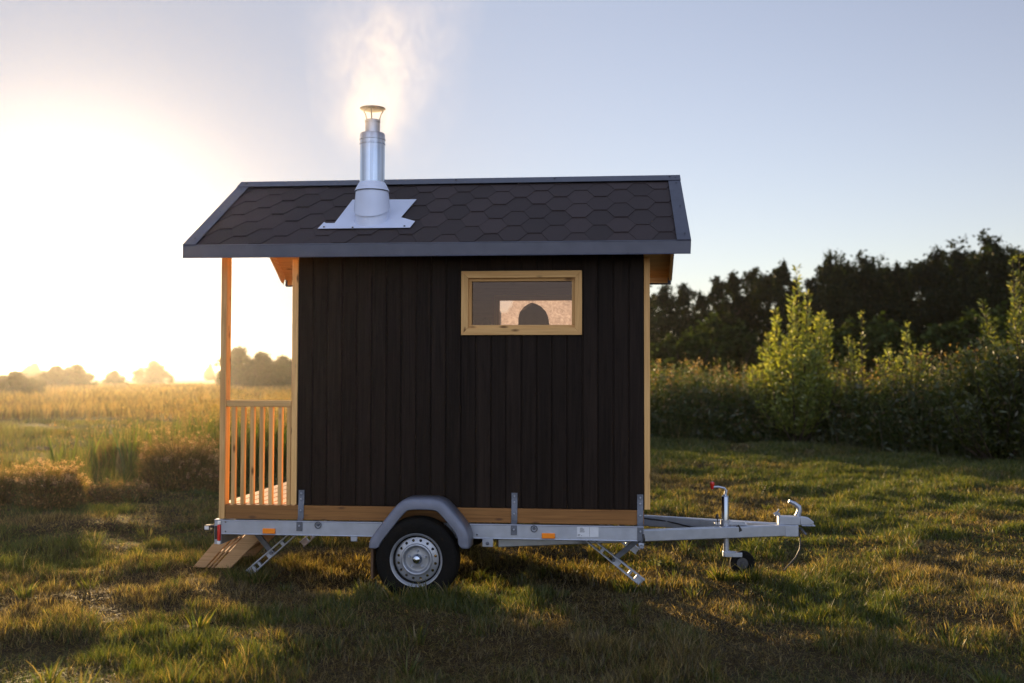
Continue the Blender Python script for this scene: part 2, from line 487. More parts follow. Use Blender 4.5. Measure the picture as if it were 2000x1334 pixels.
# near window pane: tinted clear glass
def glass(name, tint, refl=0.12):
    m = bpy.data.materials.new(name); m.use_nodes = True
    t = m.node_tree; t.nodes.clear()
    tr = N(t, 'ShaderNodeBsdfTransparent'); tr.inputs[0].default_value = (*tint, 1)
    gl = N(t, 'ShaderNodeBsdfGlossy'); gl.inputs['Roughness'].default_value = 0.02; gl.inputs['Color'].default_value = (0.95, 0.70, 0.60, 1)
    fr = N(t, 'ShaderNodeFresnel'); fr.inputs[0].default_value = 1.5
    ad = N(t, 'ShaderNodeMath', operation='ADD'); ad.inputs[1].default_value = refl - 0.04
    t.links.new(fr.outputs[0], ad.inputs[0])
    mx = N(t, 'ShaderNodeMixShader'); t.links.new(ad.outputs[0], mx.inputs[0])
    t.links.new(tr.outputs[0], mx.inputs[1]); t.links.new(gl.outputs[0], mx.inputs[2])
    o = N(t, 'ShaderNodeOutputMaterial'); t.links.new(mx.outputs[0], o.inputs['Surface'])
    return m
M['glass'] = glass('tinted_pane', (0.80, 0.70, 0.66), 0.06)
# far window pane: fogged by steam, a corner wiped clear
m = bpy.data.materials.new('fogged_pane'); m.use_nodes = True
t = m.node_tree; t.nodes.clear()
tc = N(t, 'ShaderNodeTexCoord')
n = N(t, 'ShaderNodeTexNoise'); n.inputs['Scale'].default_value = 22; n.inputs['Detail'].default_value = 6; n.inputs['Distortion'].default_value = 2.5
t.links.new(tc.outputs['Object'], n.inputs['Vector'])
rp = ramp(t, [(0.30, (0.15, 0.135, 0.14)), (0.5, (0.23, 0.21, 0.225)), (0.72, (0.33, 0.32, 0.35))])
t.links.new(n.outputs['Fac'], rp.inputs[0])
tl = N(t, 'ShaderNodeBsdfTranslucent'); t.links.new(rp.outputs[0], tl.inputs[0])
tr = N(t, 'ShaderNodeBsdfTransparent'); tr.inputs[0].default_value = (0.85, 0.72, 0.66, 1)
dist = N(t, 'ShaderNodeVectorMath', operation='DISTANCE')
dist.inputs[1].default_value = (0.065, 0.883, 1.645)
nd = N(t, 'ShaderNodeTexNoise'); nd.inputs['Scale'].default_value = 9; nd.inputs['Detail'].default_value = 3
t.links.new(tc.outputs['Object'], nd.inputs['Vector'])
t.links.new(tc.outputs['Object'], dist.inputs[0])
ad = N(t, 'ShaderNodeMath', operation='MULTIPLY_ADD'); ad.inputs[1].default_value = 0.10
t.links.new(nd.outputs['Fac'], ad.inputs[0]); t.links.new(dist.outputs['Value'], ad.inputs[2])
kr = ramp(t, [(0.115, (0.05, 0.05, 0.05)), (0.14, (0.9, 0.9, 0.9))])
t.links.new(ad.outputs[0], kr.inputs[0])
mx = N(t, 'ShaderNodeMixShader'); t.links.new(kr.outputs[0], mx.inputs[0])
t.links.new(tr.outputs[0], mx.inputs[1]); t.links.new(tl.outputs[0], mx.inputs[2])
o = N(t, 'ShaderNodeOutputMaterial'); t.links.new(mx.outputs[0], o.inputs['Surface'])
M['fogged'] = m

# ground: soil, thatch and moss under the blades; straw coloured far fields
m, t, b = new_mat('meadow_soil')
tc = N(t, 'ShaderNodeTexCoord')
n = N(t, 'ShaderNodeTexNoise'); n.inputs['Scale'].default_value = 1.3; n.inputs['Detail'].default_value = 8; n.inputs['Roughness'].default_value = 0.65
t.links.new(tc.outputs['Object'], n.inputs['Vector'])
rp = ramp(t, [(0.34, (0.020, 0.017, 0.007)), (0.5, (0.046, 0.031, 0.015)), (0.66, (0.052, 0.039, 0.018))])
t.links.new(n.outputs['Fac'], rp.inputs[0])
nf = N(t, 'ShaderNodeTexNoise'); nf.inputs['Scale'].default_value = 0.02; nf.inputs['Detail'].default_value = 5
t.links.new(tc.outputs['Object'], nf.inputs['Vector'])
rf = ramp(t, [(0.4, (0.26, 0.19, 0.07)), (0.6, (0.42, 0.30, 0.13))])
t.links.new(nf.outputs['Fac'], rf.inputs[0])
ln = N(t, 'ShaderNodeVectorMath', operation='LENGTH'); t.links.new(tc.outputs['Object'], ln.inputs[0])
mr = N(t, 'ShaderNodeMapRange'); mr.inputs[1].default_value = 45; mr.inputs[2].default_value = 130
t.links.new(ln.outputs['Value'], mr.inputs[0])
mx = N(t, 'ShaderNodeMix', data_type='RGBA')
t.links.new(mr.outputs[0], mx.inputs[0]); t.links.new(rp.outputs[0], mx.inputs[6]); t.links.new(rf.outputs[0], mx.inputs[7])
t.links.new(mx.outputs[2], b.inputs['Base Color'])
b.inputs['Roughness'].default_value = 0.95; b.inputs['Specular IOR Level'].default_value = 0.1
bp = N(t, 'ShaderNodeBump'); bp.inputs['Strength'].default_value = 0.8; bp.inputs['Distance'].default_value = 0.03
nb = N(t, 'ShaderNodeTexNoise'); nb.inputs['Scale'].default_value = 25; nb.inputs['Detail'].default_value = 6
t.links.new(tc.outputs['Object'], nb.inputs['Vector'])
t.links.new(nb.outputs['Fac'], bp.inputs['Height']); t.links.new(bp.outputs[0], b.inputs['Normal'])
M['soil'] = m
M['grass'] = foliage('grass_blades', 0.55, 0.035, tr_tint=(1.75, 1.6, 0.6))
M['leaf'] = foliage('leaves', 0.5, 0.05, tr_tint=(2.0, 1.75, 0.7))
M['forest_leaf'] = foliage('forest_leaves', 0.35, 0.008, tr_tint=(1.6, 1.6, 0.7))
M['bark'] = plain('bark', (0.06, 0.045, 0.035), 0.9, scale=12, bump=0.6, spec=0.1)
M['hill'] = plain('far_field', (0.22, 0.17, 0.08), 0.95, scale=0.02, spec=0.05)

# ------------------------------------------------------------------ ground
def axis_coords(lo, hi, step, far):
    c = list(np.arange(lo, hi + 1e-6, step))
    s = step; a = c[0]
    left = []
    while a > -far:
        s *= 1.28; a -= s; left.append(a)
    s = step; a = c[-1]
    right = []
    while a < far:
        s *= 1.28; a += s; right.append(a)
    return np.array(left[::-1] + c + right)
gx = axis_coords(-10, 12, 0.13, 5000); gy = axis_coords(-5, 20, 0.13, 5000)
X, Y = np.meshgrid(gx, gy)
V = np.stack([X.ravel(), Y.ravel(), ground_h(X, Y).ravel()], 1)
nx, ny = len(gx), len(gy)
i = np.arange((nx - 1) * (ny - 1)); r_, c_ = i // (nx - 1), i % (nx - 1)
Q = np.stack([r_ * nx + c_, r_ * nx + c_ + 1, (r_ + 1) * nx + c_ + 1, (r_ + 1) * nx + c_], 1)
tag(np_mesh('ground', V, Q, M['soil'], smooth=True), kind='structure')
# low rise of fields on the horizon to the left
hx = np.linspace(-1500, 500, 90); hy = np.linspace(650, 1500, 30)
X, Y = np.meshgrid(hx, hy)
rise = np.clip(np.sin((Y - 650) / 850 * np.pi), 0, 1) ** 0.7
H = rise * (6.5 + 3.0 * (fbm(X * 0.004, Y * 0.004, 3) - 0.3)) * np.clip((X + 1500) / 900, 0, 1) * np.clip((500 - X) / 300, 0, 1) - 0.4
V = np.stack([X.ravel(), Y.ravel(), H.ravel()], 1); nx, ny = 90, 30
i = np.arange((nx - 1) * (ny - 1)); r_, c_ = i // (nx - 1), i % (nx - 1)
Q = np.stack([r_ * nx + c_, r_ * nx + c_ + 1, (r_ + 1) * nx + c_ + 1, (r_ + 1) * nx + c_], 1)
tag(np_mesh('hill', V, Q, M['hill'], smooth=True), kind='structure')

# ------------------------------------------------------------------ cabin
L_, W_ = 2.405, 1.834
EY, EZ, RY, RZ = -0.20, 2.370, 0.917, 3.0066         # eave and ridge of the roof's top plane
slope = math.atan2(RZ - EZ, RY - EY); SL = math.hypot(RZ - EZ, RY - EY)
nz = Vector((0, -math.sin(slope), math.cos(slope)))
RX0, RX1 = -0.754, 2.704
def on_roof(x, s, h=0.0, side=0):
    """point on the near (0) or far (1) roof slope: s metres up from the eave, h above it"""
    y = EY + s * math.cos(slope) - h * math.sin(slope)
    z = EZ + s * math.sin(slope) + h * math.cos(slope)
    return Vector((x, y if side == 0 else 2 * RY - y, z))
WX0, WX1, WZ0, WZ1 = 1.203, 1.938, 1.815, 2.160      # window opening inside the casing
cabin = thing('sauna_cabin', (1.2, 0.917, 0.48), 'small black-boarded sauna cabin with pine trim, porch and steaming chimney, standing on the trailer', 'cabin')

def clad_wall(y0, y1, groove_y):
    mb = MB()
    nb = 23; p = L_ / nb
    for i in range(nb):
        a, b = i * p, (i + 1) * p
        zt = 2.40
        spans = [(0.586, zt)]
        if b > WX0 - 0.03 and a < WX1 + 0.03:
            spans = [(0.586, WZ0 - 0.03), (WZ1 + 0.03, zt)]
        for z0, z1 in spans:
            c = 0.0028; s = 1 if y1 > y0 else -1
            prof = [(a + 0.0006, y1), (a + 0.0006, y0 + s * 0.008), (a + 0.008, y0 + s * 0.008), (a + 0.008, y0 + s * c), (a + 0.008 + c, y0), (b - 0.0006 - c, y0), (b - 0.0006, y0 + s * c), (b - 0.0006, y1)]
            n = len(prof)
            vs = [(x, y, z0) for x, y in prof] + [(x, y, z1) for x, y in prof]
            fs = [(i, (i + 1) % n, (i + 1) % n + n, i + n) for i in range(n)] + [tuple(range(n))[::-1], tuple(range(n, 2 * n))]
            mb.add(vs, fs)
    return mb
def wall_lining(y0, y1):
    mb = MB()
    mb.box(0.03, L_ - 0.03, y0, y1, 0.586, WZ0 - 0.03); mb.box(0.03, L_ - 0.03, y0, y1, WZ1 + 0.03, 2.36)
    mb.box(0.03, WX0 - 0.03, y0, y1, WZ0 - 0.03, WZ1 + 0.03); mb.box(WX1 + 0.03, L_ - 0.03, y0, y1, WZ0 - 0.03, WZ1 + 0.03)
    return mb
wall_near = clad_wall(0.0, 0.022, 1).build('side_wall', M['dark_z'], cabin)
wall_lining(0.0225, 0.085).build('inner_lining', M['lining'], wall_near)
wall_far = clad_wall(W_, W_ - 0.022, -1).build('side_wall', M['dark_z'], cabin)
wall_lining(W_ - 0.085, W_ - 0.0225).build('inner_lining', M['lining'], wall_far)
# end walls follow the gable
def gable(x0, x1, boards, mat, name):
    mb = MB()
    n = boards
    ys = np.linspace(0.0225, W_ - 0.0225, n + 1)
    under = lambda y: EZ + (RY - abs(y - RY) - EY) * math.tan(slope) - 0.075
    for a, b in zip(ys[:-1], ys[1:]):
        a += 0.0015; b -= 0.0015
        pts = [(a, 0.586), (b, 0.586), (b, under(b))]
        if a < RY < b: pts.append((RY, under(RY)))
        pts.append((a, under(a)))
        mb.prism(pts, lambda p, q, d: (d, p, q), x0, x1)
    return mb.build(name, mat, cabin, bevel=0.002)
front = gable(0.0, 0.028, 17, M['pine_z'], 'end_wall')
gable(L_ - 0.028, L_, 17, M['dark_z'], 'end_wall')
door = MB().box(-0.032, -0.001, 0.56, 1.27, 0.60, 2.33).build('door', M['pine_z'], front, bevel=0.003)
mb = MB(); mb.tube([(-0.032, 0.63, 1.40), (-0.075, 0.63, 1.42), (-0.075, 0.63, 1.62), (-0.032, 0.63, 1.64)], 0.011)
mb.build('door_handle', M['black'], front)
mb = MB(); mb.box(-0.02, -0.001, 0.49, 0.558, 0.60, 2.40); mb.box(-0.02, -0.001, 1.272, 1.34, 0.60, 2.40); mb.box(-0.02, -0.001, 0.559, 1.271, 2.332, 2.40)
build_each(mb, 'door_frame_board', M['pine_z'], front)
MB().box(0.03, L_ - 0.03, 0.086, W_ - 0.086, 2.33, 2.36).build('ceiling', M['lining'], cabin)
# corner boards
for x0, x1 in ((-0.042, -0.0005), (L_ + 0.001, L_ + 0.040)):
    for y0, y1 in ((-0.004, 0.09), (W_ - 0.09, W_ + 0.004)):
        MB().box(x0, x1, y0, y1, 0.588, 2.30).build('corner_trim', M['pine_z'], cabin, bevel=0.002)
# base timbers
for y0, y1 in ((-0.012, 0.045), (W_ - 0.045, W_ + 0.012)):
    MB().box(-0.507, L_ - 0.002, y0, y1, 0.484, 0.583).build('base_beam', M['beam_x'], cabin, bevel=0.004)
mb = MB()
for x in (-0.505, -0.05, 0.6, 1.2, 1.8, L_ - 0.05):
    mb.box(x, x + 0.045, 0.046, W_ - 0.046, 0.486, 0.562)
build_each(mb, 'floor_joist', M['beam_x'], cabin)
MB().box(0.03, L_ - 0.03, 0.086, W_ - 0.086, 0.563, 0.600).build('floor', M['lining'], cabin)
mb = MB(); x = -0.560
while x < -0.05:
    mb.box(x, x + 0.082, 0.046, W_ - 0.046, 0.5635, 0.586); x += 0.0895
mb.build('porch_deck', M['deck_y'], cabin, bevel=0.002)
# porch posts and railings
for s in (0, 1):
    f = (lambda y: y) if s == 0 else (lambda y: W_ - y)
    bx = lambda mb, x0, x1, y0, y1, z0, z1: mb.box(x0, x1, min(f(y0), f(y1)), max(f(y0), f(y1)), z0, z1)
    bx(MB(), -0.551, -0.509, -0.022, 0.068, 0.484, 2.325).build('porch_post', M['pine_z'], cabin, bevel=0.003)
    rail = bx(MB(), -0.508, -0.043, -0.012, 0.050, 1.266, 1.312).build('railing', M['pine_x'], cabin, bevel=0.003)
    for i in range(7):
        x = -0.470 + i * 0.0672
        if i == 6: x = -0.071
        bx(MB(), x, x + (0.027 if i < 6 else 0.026), -0.006, 0.032, 0.584, 1.2655).build('baluster', M['pine_z'], rail, bevel=0.002)
# roof
def roof_slope(side):
    mb = MB()
    P = lambda x, s, h: on_roof(x, s, h, side)
    def slab(x0, x1, s0, s1, h0, h1, m=mb):
        vs = [P(x0, s0, h0), P(x1, s0, h0), P(x1, s1, h0), P(x0, s1, h0), P(x0, s0, h1), P(x1, s0, h1), P(x1, s1, h1), P(x0, s1, h1)]
        m.add(vs, [(3, 2, 1, 0), (4, 5, 6, 7), (0, 1, 5, 4), (1, 2, 6, 5), (2, 3, 7, 6), (3, 0, 4, 7)])
    nb = 11; w = (SL - 0.01) / nb
    for i in range(nb):                                   # roof boards seen from below
        slab(RX0 + 0.012, RX1 - 0.012, 0.012 + i * w, 0.012 + (i + 1) * w - 0.004, -0.034, -0.012)
    deck = mb.build('roof', M['pine_x'], cabin)
    mb = MB(); slab(RX0 + 0.002, RX1 - 0.002, 0.004, SL, -0.0118, -0.0005, mb)
    sh_ = mb
    # hexagonal shingles
    pw, ph = 0.296, 0.1435
    rows = int(SL / ph) + 1
    x_lo, x_hi, s_hi = RX0 + 0.02, RX1 - 0.02, SL - 0.01
    for r in range(-1, rows):
        s0 = r * ph + 0.03
        n = int((RX1 - RX0) / pw) + 3
        for k in range(n):
            cx = RX0 - 0.1 + k * pw + (pw / 2 if r % 2 else 0)
            jx, js = random.uniform(-0.004, 0.004), random.uniform(-0.004, 0.004)
            pts = [(-0.046, 0), (0.046, 0), (0.101, ph * 0.985), (0.1475, ph * 1.0), (0.1475, ph * 2.1), (-0.1475, ph * 2.1), (-0.1475, ph * 1.0), (-0.101, ph * 0.985)]
            lift = random.uniform(0.005, 0.0095)
            ok = []
            for a, b in pts:
                ok.append((min(max(cx + a + jx, x_lo), x_hi), min(max(s0 + b + js, 0.006), s_hi)))
            if max(p[0] for p in ok) - min(p[0] for p in ok) < 0.02 or max(p[1] for p in ok) - min(p[1] for p in ok) < 0.02: continue
            def lift_at(s): return max(0.002, lift * (1 - (s - s0) / (ph * 2.1)) + 0.0015)
            top = [P(x, s, lift_at(s)) for x, s in ok]
            bot = [P(x, s, 0.0) for x, s in ok]
            q = len(ok)
            sh_.add(top + bot, [tuple(range(q))] + [(i, i + q, (i + 1) % q + q, (i + 1) % q) for i in range(q)])
    sh_.build('shingle_covering', M['shingle'], deck)
    # metal edging: eave fascia, two verges
    mb = MB(); slab(RX0, RX1, -0.008, 0.006, 0.0135, 0.0150, mb)
    y0 = EY - 0.012
    f = (lambda y: y) if side == 0 else (lambda y: 2 * RY - y)
    ya, yb = sorted((f(y0), f(y0 + 0.005)))
    mb.box(RX0, RX1, ya, yb, EZ - 0.072, EZ + 0.010)
    mb.add([(RX0, f(y0), EZ - 0.072), (RX1, f(y0), EZ - 0.072), (RX1, f(y0 - 0.012), EZ - 0.080), (RX0, f(y0 - 0.012), EZ - 0.080)], [(0, 1, 2, 3)])
    mb.build('eave_flashing', M['flash'], deck)
    ya, yb = sorted((f(EY + 0.0), f(EY + 0.022)))
    MB().box(RX0 + 0.03, RX1 - 0.03, ya, yb, EZ - 0.10 + 0.032, EZ - 0.02).build('fascia_board', M['pine_x'], deck)
    for x0, x1, xo in ((RX0 - 0.004, RX0 + 0.088, RX0 - 0.004), (RX1 - 0.088, RX1 + 0.004, RX1 + 0.004)):
        mb = MB(); slab(x0, x1, 0.0, SL + 0.006, 0.017, 0.0195, mb)
        a, b = sorted((xo, xo + (0.003 if xo < 0 else -0.003)))
        slab(a, b, 0.0, SL, -0.075, 0.0168, mb)
        mb.build('verge_flashing', M['flash'], deck)
        mb = MB()
        for s in (0.10, 0.62, 1.12, 1.24):
            c = P((x0 + x1) / 2 + 0.01, s, 0.0205)
            mb.add([c + Vector((math.cos(t) * 0.007, math.sin(t) * 0.007 * math.cos(slope), math.sin(t) * 0.007 * math.sin(slope) * (1 if side == 0 else -1))) + Vector((0, -0.003 if side == 0 else 0.003, 0.004)) for t in np.linspace(0, 2 * math.pi, 9)[:-1]]
                   + [c], [tuple(range(8))] + [(i, 8, (i + 1) % 8) for i in range(8)])
        build_each(mb, 'screw', M['hole'], deck)
        xi = (RX0 + 0.004, RX0 + 0.026) if xo < 0 else (RX1 - 0.026, RX1 - 0.004)
        mb = MB(); slab(xi[0], xi[1], 0.07, SL - 0.02, -0.105, -0.0345, mb)
        mb.build('barge_board', M['pine_y'], deck)
    return deck
deck_near = roof_slope(0)
roof_slope(1)
mb = MB()
for side in (0, 1):
    a, b = 0.105, 0.021
    P = lambda x, s, h: on_roof(x, s, h, side)
    vs = [P(RX0 - 0.006, SL - a, b), P(RX1 + 0.006, SL - a, b), P(RX1 + 0.006, SL + 0.012, b), P(RX0 - 0.006, SL + 0.012, b),
          P(RX0 - 0.006, SL - a, b + 0.003), P(RX1 + 0.006, SL - a, b + 0.003), P(RX1 + 0.006, SL + 0.012, b + 0.003), P(RX0 - 0.006, SL + 0.012, b + 0.003)]
    mb.add(vs, [(3, 2, 1, 0), (4, 5, 6, 7), (0, 1, 5, 4), (1, 2, 6, 5), (2, 3, 7, 6), (3, 0, 4, 7)])
ridge = mb.build('ridge_cap', M['flash'], cabin)
mb = MB()
for x in (-0.70, 0.24, 0.98, 1.75, 2.63):
    c = on_roof(x, SL - 0.03, 0.026)
    mb.lathe([(0.0005, 0.005), (0.006, 0.004), (0.007, -0.002)], c, 'z', 8)
build_each(mb, 'screw', M['hole'], ridge)
# chimney
CX, CY = 0.480, 0.175
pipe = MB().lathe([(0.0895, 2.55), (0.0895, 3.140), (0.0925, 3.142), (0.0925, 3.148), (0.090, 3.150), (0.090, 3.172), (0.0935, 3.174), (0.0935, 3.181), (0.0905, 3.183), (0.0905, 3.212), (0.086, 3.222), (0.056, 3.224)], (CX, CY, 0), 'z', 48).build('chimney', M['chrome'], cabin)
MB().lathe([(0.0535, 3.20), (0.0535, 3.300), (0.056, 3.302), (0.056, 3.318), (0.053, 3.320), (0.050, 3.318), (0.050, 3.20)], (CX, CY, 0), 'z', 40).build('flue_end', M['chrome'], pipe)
mb = MB(); mb.lathe([(0.0005, 3.392), (0.052, 3.390), (0.085, 3.396), (0.0925, 3.402), (0.092, 3.405), (0.060, 3.408), (0.0005, 3.414)], (CX, CY, 0), 'z', 40)
for k in range(3):
    t = R(35 + 120 * k)
    mb.tube([(CX + r * math.cos(t), CY + r * math.sin(t), z) for r, z in ((0.051, 3.30), (0.054, 3.335), (0.066, 3.372), (0.082, 3.398))], 0.005, 8)
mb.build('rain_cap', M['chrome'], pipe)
MB().lathe([(0.0905, 2.868), (0.096, 2.862), (0.122, 2.812), (0.1235, 2.806), (0.119, 2.806), (0.0905, 2.856)], (CX, CY, 0), 'z', 48).build('storm_collar', M['white_sheet'], pipe)
mb = MB(); mb.lathe([(0.1225, 2.806), (0.124, 2.804), (0.1215, 2.801)], (CX, CY, 0), 'z', 48); mb.build('seal', M['black'], pipe)
# the boot: an upright cone cut along the roof slope, in two overlapping rings
def ring_cut(mb, r0, z0, r1, drop, n=48, lift=0.0):
    vs = []
    for j in range(n):
        t = 2 * math.pi * j / n
        vs.append((CX + r0 * math.cos(t), CY + r0 * math.sin(t), z0))
    for j in range(n):
        t = 2 * math.pi * j / n
        y = CY + r1 * math.sin(t)
        vs.append((CX + r1 * math.cos(t), y, EZ + (y - EY) * math.tan(slope) + drop + lift * (1 - math.sin(t)) * 0))
    mb.add(vs, [(j, (j + 1) % n, (j + 1) % n + n, j + n) for j in range(n)], smooth=True)
mb = MB(); ring_cut(mb, 0.114, 2.83, 0.129, 0.095)
mb.build('boot', M['white_sheet'], pipe)
mb = MB(); ring_cut(mb, 0.118, 2.72, 0.121, 0.012)
bt = mb.build('boot_base', M['white_sheet'], pipe)
poly = [(0.126, 0.038), (0.785, 0.038), (0.768, 0.158), (0.679, 0.214), (0.659, 0.537), (0.211, 0.558), (0.219, 0.128), (0.150, 0.128), (0.123, 0.149)]
# outline measured up the slope
fl = [(x, (y - EY) / math.cos(slope)) for x, y in
      [(0.126, 0.038), (0.785, 0.038), (0.80, 0.145), (0.685, 0.214), (0.735, 0.537), (0.245, 0.548), (0.222, 0.128), (0.160, 0.128), (0.140, 0.150)]]
mb = MB(); mb.prism(fl, lambda a, b, d: on_roof(a, b, d), 0.0165, 0.0185)
fp = mb.build('roof_flashing_plate', M['white_sheet'], pipe)
mb = MB()
for x, s in ((0.165, 0.30), (0.742, 0.30), (0.375, 0.285)):
    c = on_roof(x, s, 0.019); mb.lathe([(0.0005, 0.006), (0.007, 0.004), (0.008, -0.004)], c, 'z', 10)
build_each(mb, 'screw', M['hole'], pipe)
# windows: mitred casing, recessed sash, pane
def window(yf, s, pane_mat):
    """yf = outer wall face, s = +1 when outward is -y"""
    Yp = lambda d: yf + s * d                         # d > 0 goes into the wall
    o = 0.0475
    X0, X1, Z0, Z1 = WX0 - o, WX1 + o, WZ0 - o, WZ1 + o
    mb = MB()
    for q in ([(X0, Z1), (X1, Z1), (WX1, WZ1), (WX0, WZ1)], [(X0, Z0), (WX0, WZ0), (WX1, WZ0), (X1, Z0)]):
        mb.prism([(a + (0.0004 if a < 1.5 else -0.0004), b) for a, b in q], lambda a, b, d: (a, d, b), Yp(-0.020), Yp(0.012))
    for q in ([(X0, Z0), (X0, Z1), (WX0, WZ1), (WX0, WZ0)], [(X1, Z0), (WX1, WZ0), (WX1, WZ1), (X1, Z1)]):
        mb.prism([(a, b + (0.0004 if b < 2 else -0.0004)) for a, b in q], lambda a, b, d: (a, d, b), Yp(-0.020), Yp(0.012), mi=1)
    w = mb.build('window', [M['pine_x'], M['pine_z']], cabin, bevel=0.0015)
    mb = MB(); e = 0.022
    ya, yb = sorted((Yp(0.006), Yp(0.050)))
    mb.box(WX0 - 0.02, WX1 + 0.02, ya, yb, WZ1 - e, WZ1 + 0.02); mb.box(WX0 - 0.02, WX1 + 0.02, ya, yb, WZ0 - 0.02, WZ0 + e)
    mb.box(WX0 - 0.02, WX0 + e, ya, yb, WZ0 + e + 0.0005, WZ1 - e - 0.0005, mi=1); mb.box(WX1 - e, WX1 + 0.02, ya, yb, WZ0 + e + 0.0005, WZ1 - e - 0.0005, mi=1)
    mb.build('frame', [M['pine_x'], M['pine_z']], w, bevel=0.002)
    ya, yb = Yp(0.034), Yp(0.034)
    mb = MB(); mb.add([(WX0, ya, WZ0), (WX1, ya, WZ0), (WX1, ya, WZ1), (WX0, ya, WZ1)], [(0, 1, 2, 3)])
    mb.build('pane', pane_mat, w)
window(0.0, 1, M['glass'])
window(W_, -1, M['fogged'])
# bench inside
mb = MB()
for i in range(5): mb.box(0.75, L_ - 0.09, 1.22 + i * 0.104, 1.22 + i * 0.104 + 0.094, 1.125, 1.155)
for i in range(4): mb.box(0.75, L_ - 0.09, 0.80 + i * 0.104, 0.80 + i * 0.104 + 0.094, 0.765, 0.795)
for x in (0.80, 1.55, 2.22):
    mb.box(x, x + 0.05, 1.24, 1.29, 0.601, 1.1245); mb.box(x, x + 0.05, 1.66, 1.71, 0.601, 1.1245); mb.box(x, x + 0.05, 0.82, 0.87, 0.601, 0.7645)
mb.build('bench', M['lining'], cabin)

# ------------------------------------------------------------------ two people inside
def seated_person(x, scale, hat, label):
    root = thing('person', (x, 1.47, 1.156), label, 'person')
    j = {'pelvis': ((0, 0, 0.10), 0.125), 'waist': ((0, 0.01, 0.24), 0.115), 'chest': ((0, 0.0, 0.42), 0.135), 'neck0': ((0, -0.01, 0.56), 0.062),
         'neck': ((0, -0.02, 0.63), 0.054), 'jaw': ((0, -0.045, 0.70), 0.066), 'head': ((0, -0.035, 0.775), 0.084), 'crown': ((0, -0.03, 0.83), 0.066)}
    E = [('pelvis', 'waist'), ('waist', 'chest'), ('chest', 'neck0'), ('neck0', 'neck'), ('neck', 'jaw'), ('jaw', 'head'), ('head', 'crown')]
    for s, k in ((-1, 'l'), (1, 'r')):
        j.update({'hip' + k: ((0.095 * s, -0.05, 0.085), 0.085), 'knee' + k: ((0.13 * s, -0.46, 0.10), 0.058), 'ankle' + k: ((0.12 * s, -0.50, -0.29), 0.038),
                  'toe' + k: ((0.13 * s, -0.65, -0.335), 0.03), 'sho' + k: ((0.165 * s, 0, 0.50), 0.062), 'elb' + k: ((0.215 * s, -0.12, 0.25), 0.043),
                  'wri' + k: ((0.15 * s, -0.34, 0.19), 0.029), 'palm' + k: ((0.14 * s, -0.40, 0.185), 0.028)})
        E += [('pelvis', 'hip' + k), ('hip' + k, 'knee' + k), ('knee' + k, 'ankle' + k), ('ankle' + k, 'toe' + k), ('chest', 'sho' + k), ('sho' + k, 'elb' + k),
              ('elb' + k, 'wri' + k), ('wri' + k, 'palm' + k)]
        for f in range(4):
            a = (f - 1.5) * 0.017
            j['fa%d%s' % (f, k)] = ((0.14 * s + a, -0.445, 0.182), 0.009); j['fb%d%s' % (f, k)] = ((0.14 * s + a * 1.2, -0.478 - 0.006 * (f in (1, 2)), 0.165), 0.008)
            E += [('palm' + k, 'fa%d%s' % (f, k)), ('fa%d%s' % (f, k), 'fb%d%s' % (f, k))]
        j['th' + k] = ((0.14 * s - 0.045 * s, -0.41, 0.178), 0.010); E += [('palm' + k, 'th' + k)]
    names = list(j)
    me = bpy.data.meshes.new('body')
    me.from_pydata([tuple(c * scale for c in j[n][0]) for n in names], [(names.index(a), names.index(b)) for a, b in E], [])
    me.materials.append(M['skin'])
    o = bpy.data.objects.new('body', me); col.objects.link(o); o.parent = root
    sk = o.modifiers.new('skin', 'SKIN'); sk.use_smooth_shade = True
    for i, n in enumerate(names):
        r = j[n][1] * scale
        me.skin_vertices[0].data[i].radius = (r, r)
        me.skin_vertices[0].data[i].use_root = (n == 'pelvis')
    ss = o.modifiers.new('sub', 'SUBSURF'); ss.levels = 1; ss.render_levels = 2
    bx, by, bz = root.location
    c = (bx, by - 0.035 * scale, bz)
    S = lambda p: [(r * scale, z * scale) for r, z in p]
    if hat:
        MB().lathe(S([(0.0005, 0.925), (0.036, 0.916), (0.080, 0.893), (0.113, 0.858), (0.130, 0.81), (0.134, 0.765), (0.140, 0.72), (0.136, 0.715), (0.120, 0.755), (0.11, 0.80), (0.0005, 0.90)]), c, 'z', 28).warp(c, scale).build('felt_hat', M['felt'], root)
    else:
        MB().lathe(S([(0.0005, 0.895), (0.05, 0.885), (0.085, 0.85), (0.098, 0.80), (0.096, 0.75), (0.085, 0.70), (0.07, 0.66)]), (c[0], c[1] + 0.018 * scale, c[2]), 'z', 24).build('hair', M['felt'], root)
    mb = MB()
    for s in (-1, 1):
        mb.lathe(S([(0.0005, 0.012), (0.011, 0.008), (0.014, 0), (0.011, -0.008), (0.0005, -0.012)]), (c[0] + 0.030 * s * scale, c[1] - 0.078 * scale, c[2] + 0.77 * scale), 'y', 10)
    build_each(mb, 'eye', M['felt'], root)
    mb = MB().lathe([(0.20 * scale, 0.02), (0.205 * scale, 0.12 * scale), (0.17 * scale, 0.20 * scale)], (bx, by - 0.08, bz), 'z', 20)
    mb.build('towel', M['towel'], root)
    return root
seated_person(1.545, 1.0, True, 'person in a dome hat sitting inside, silhouetted against the bright far window')
seated_person(1.115, 0.915, False, 'person sitting inside, only the dark top of the head showing at the window corner')

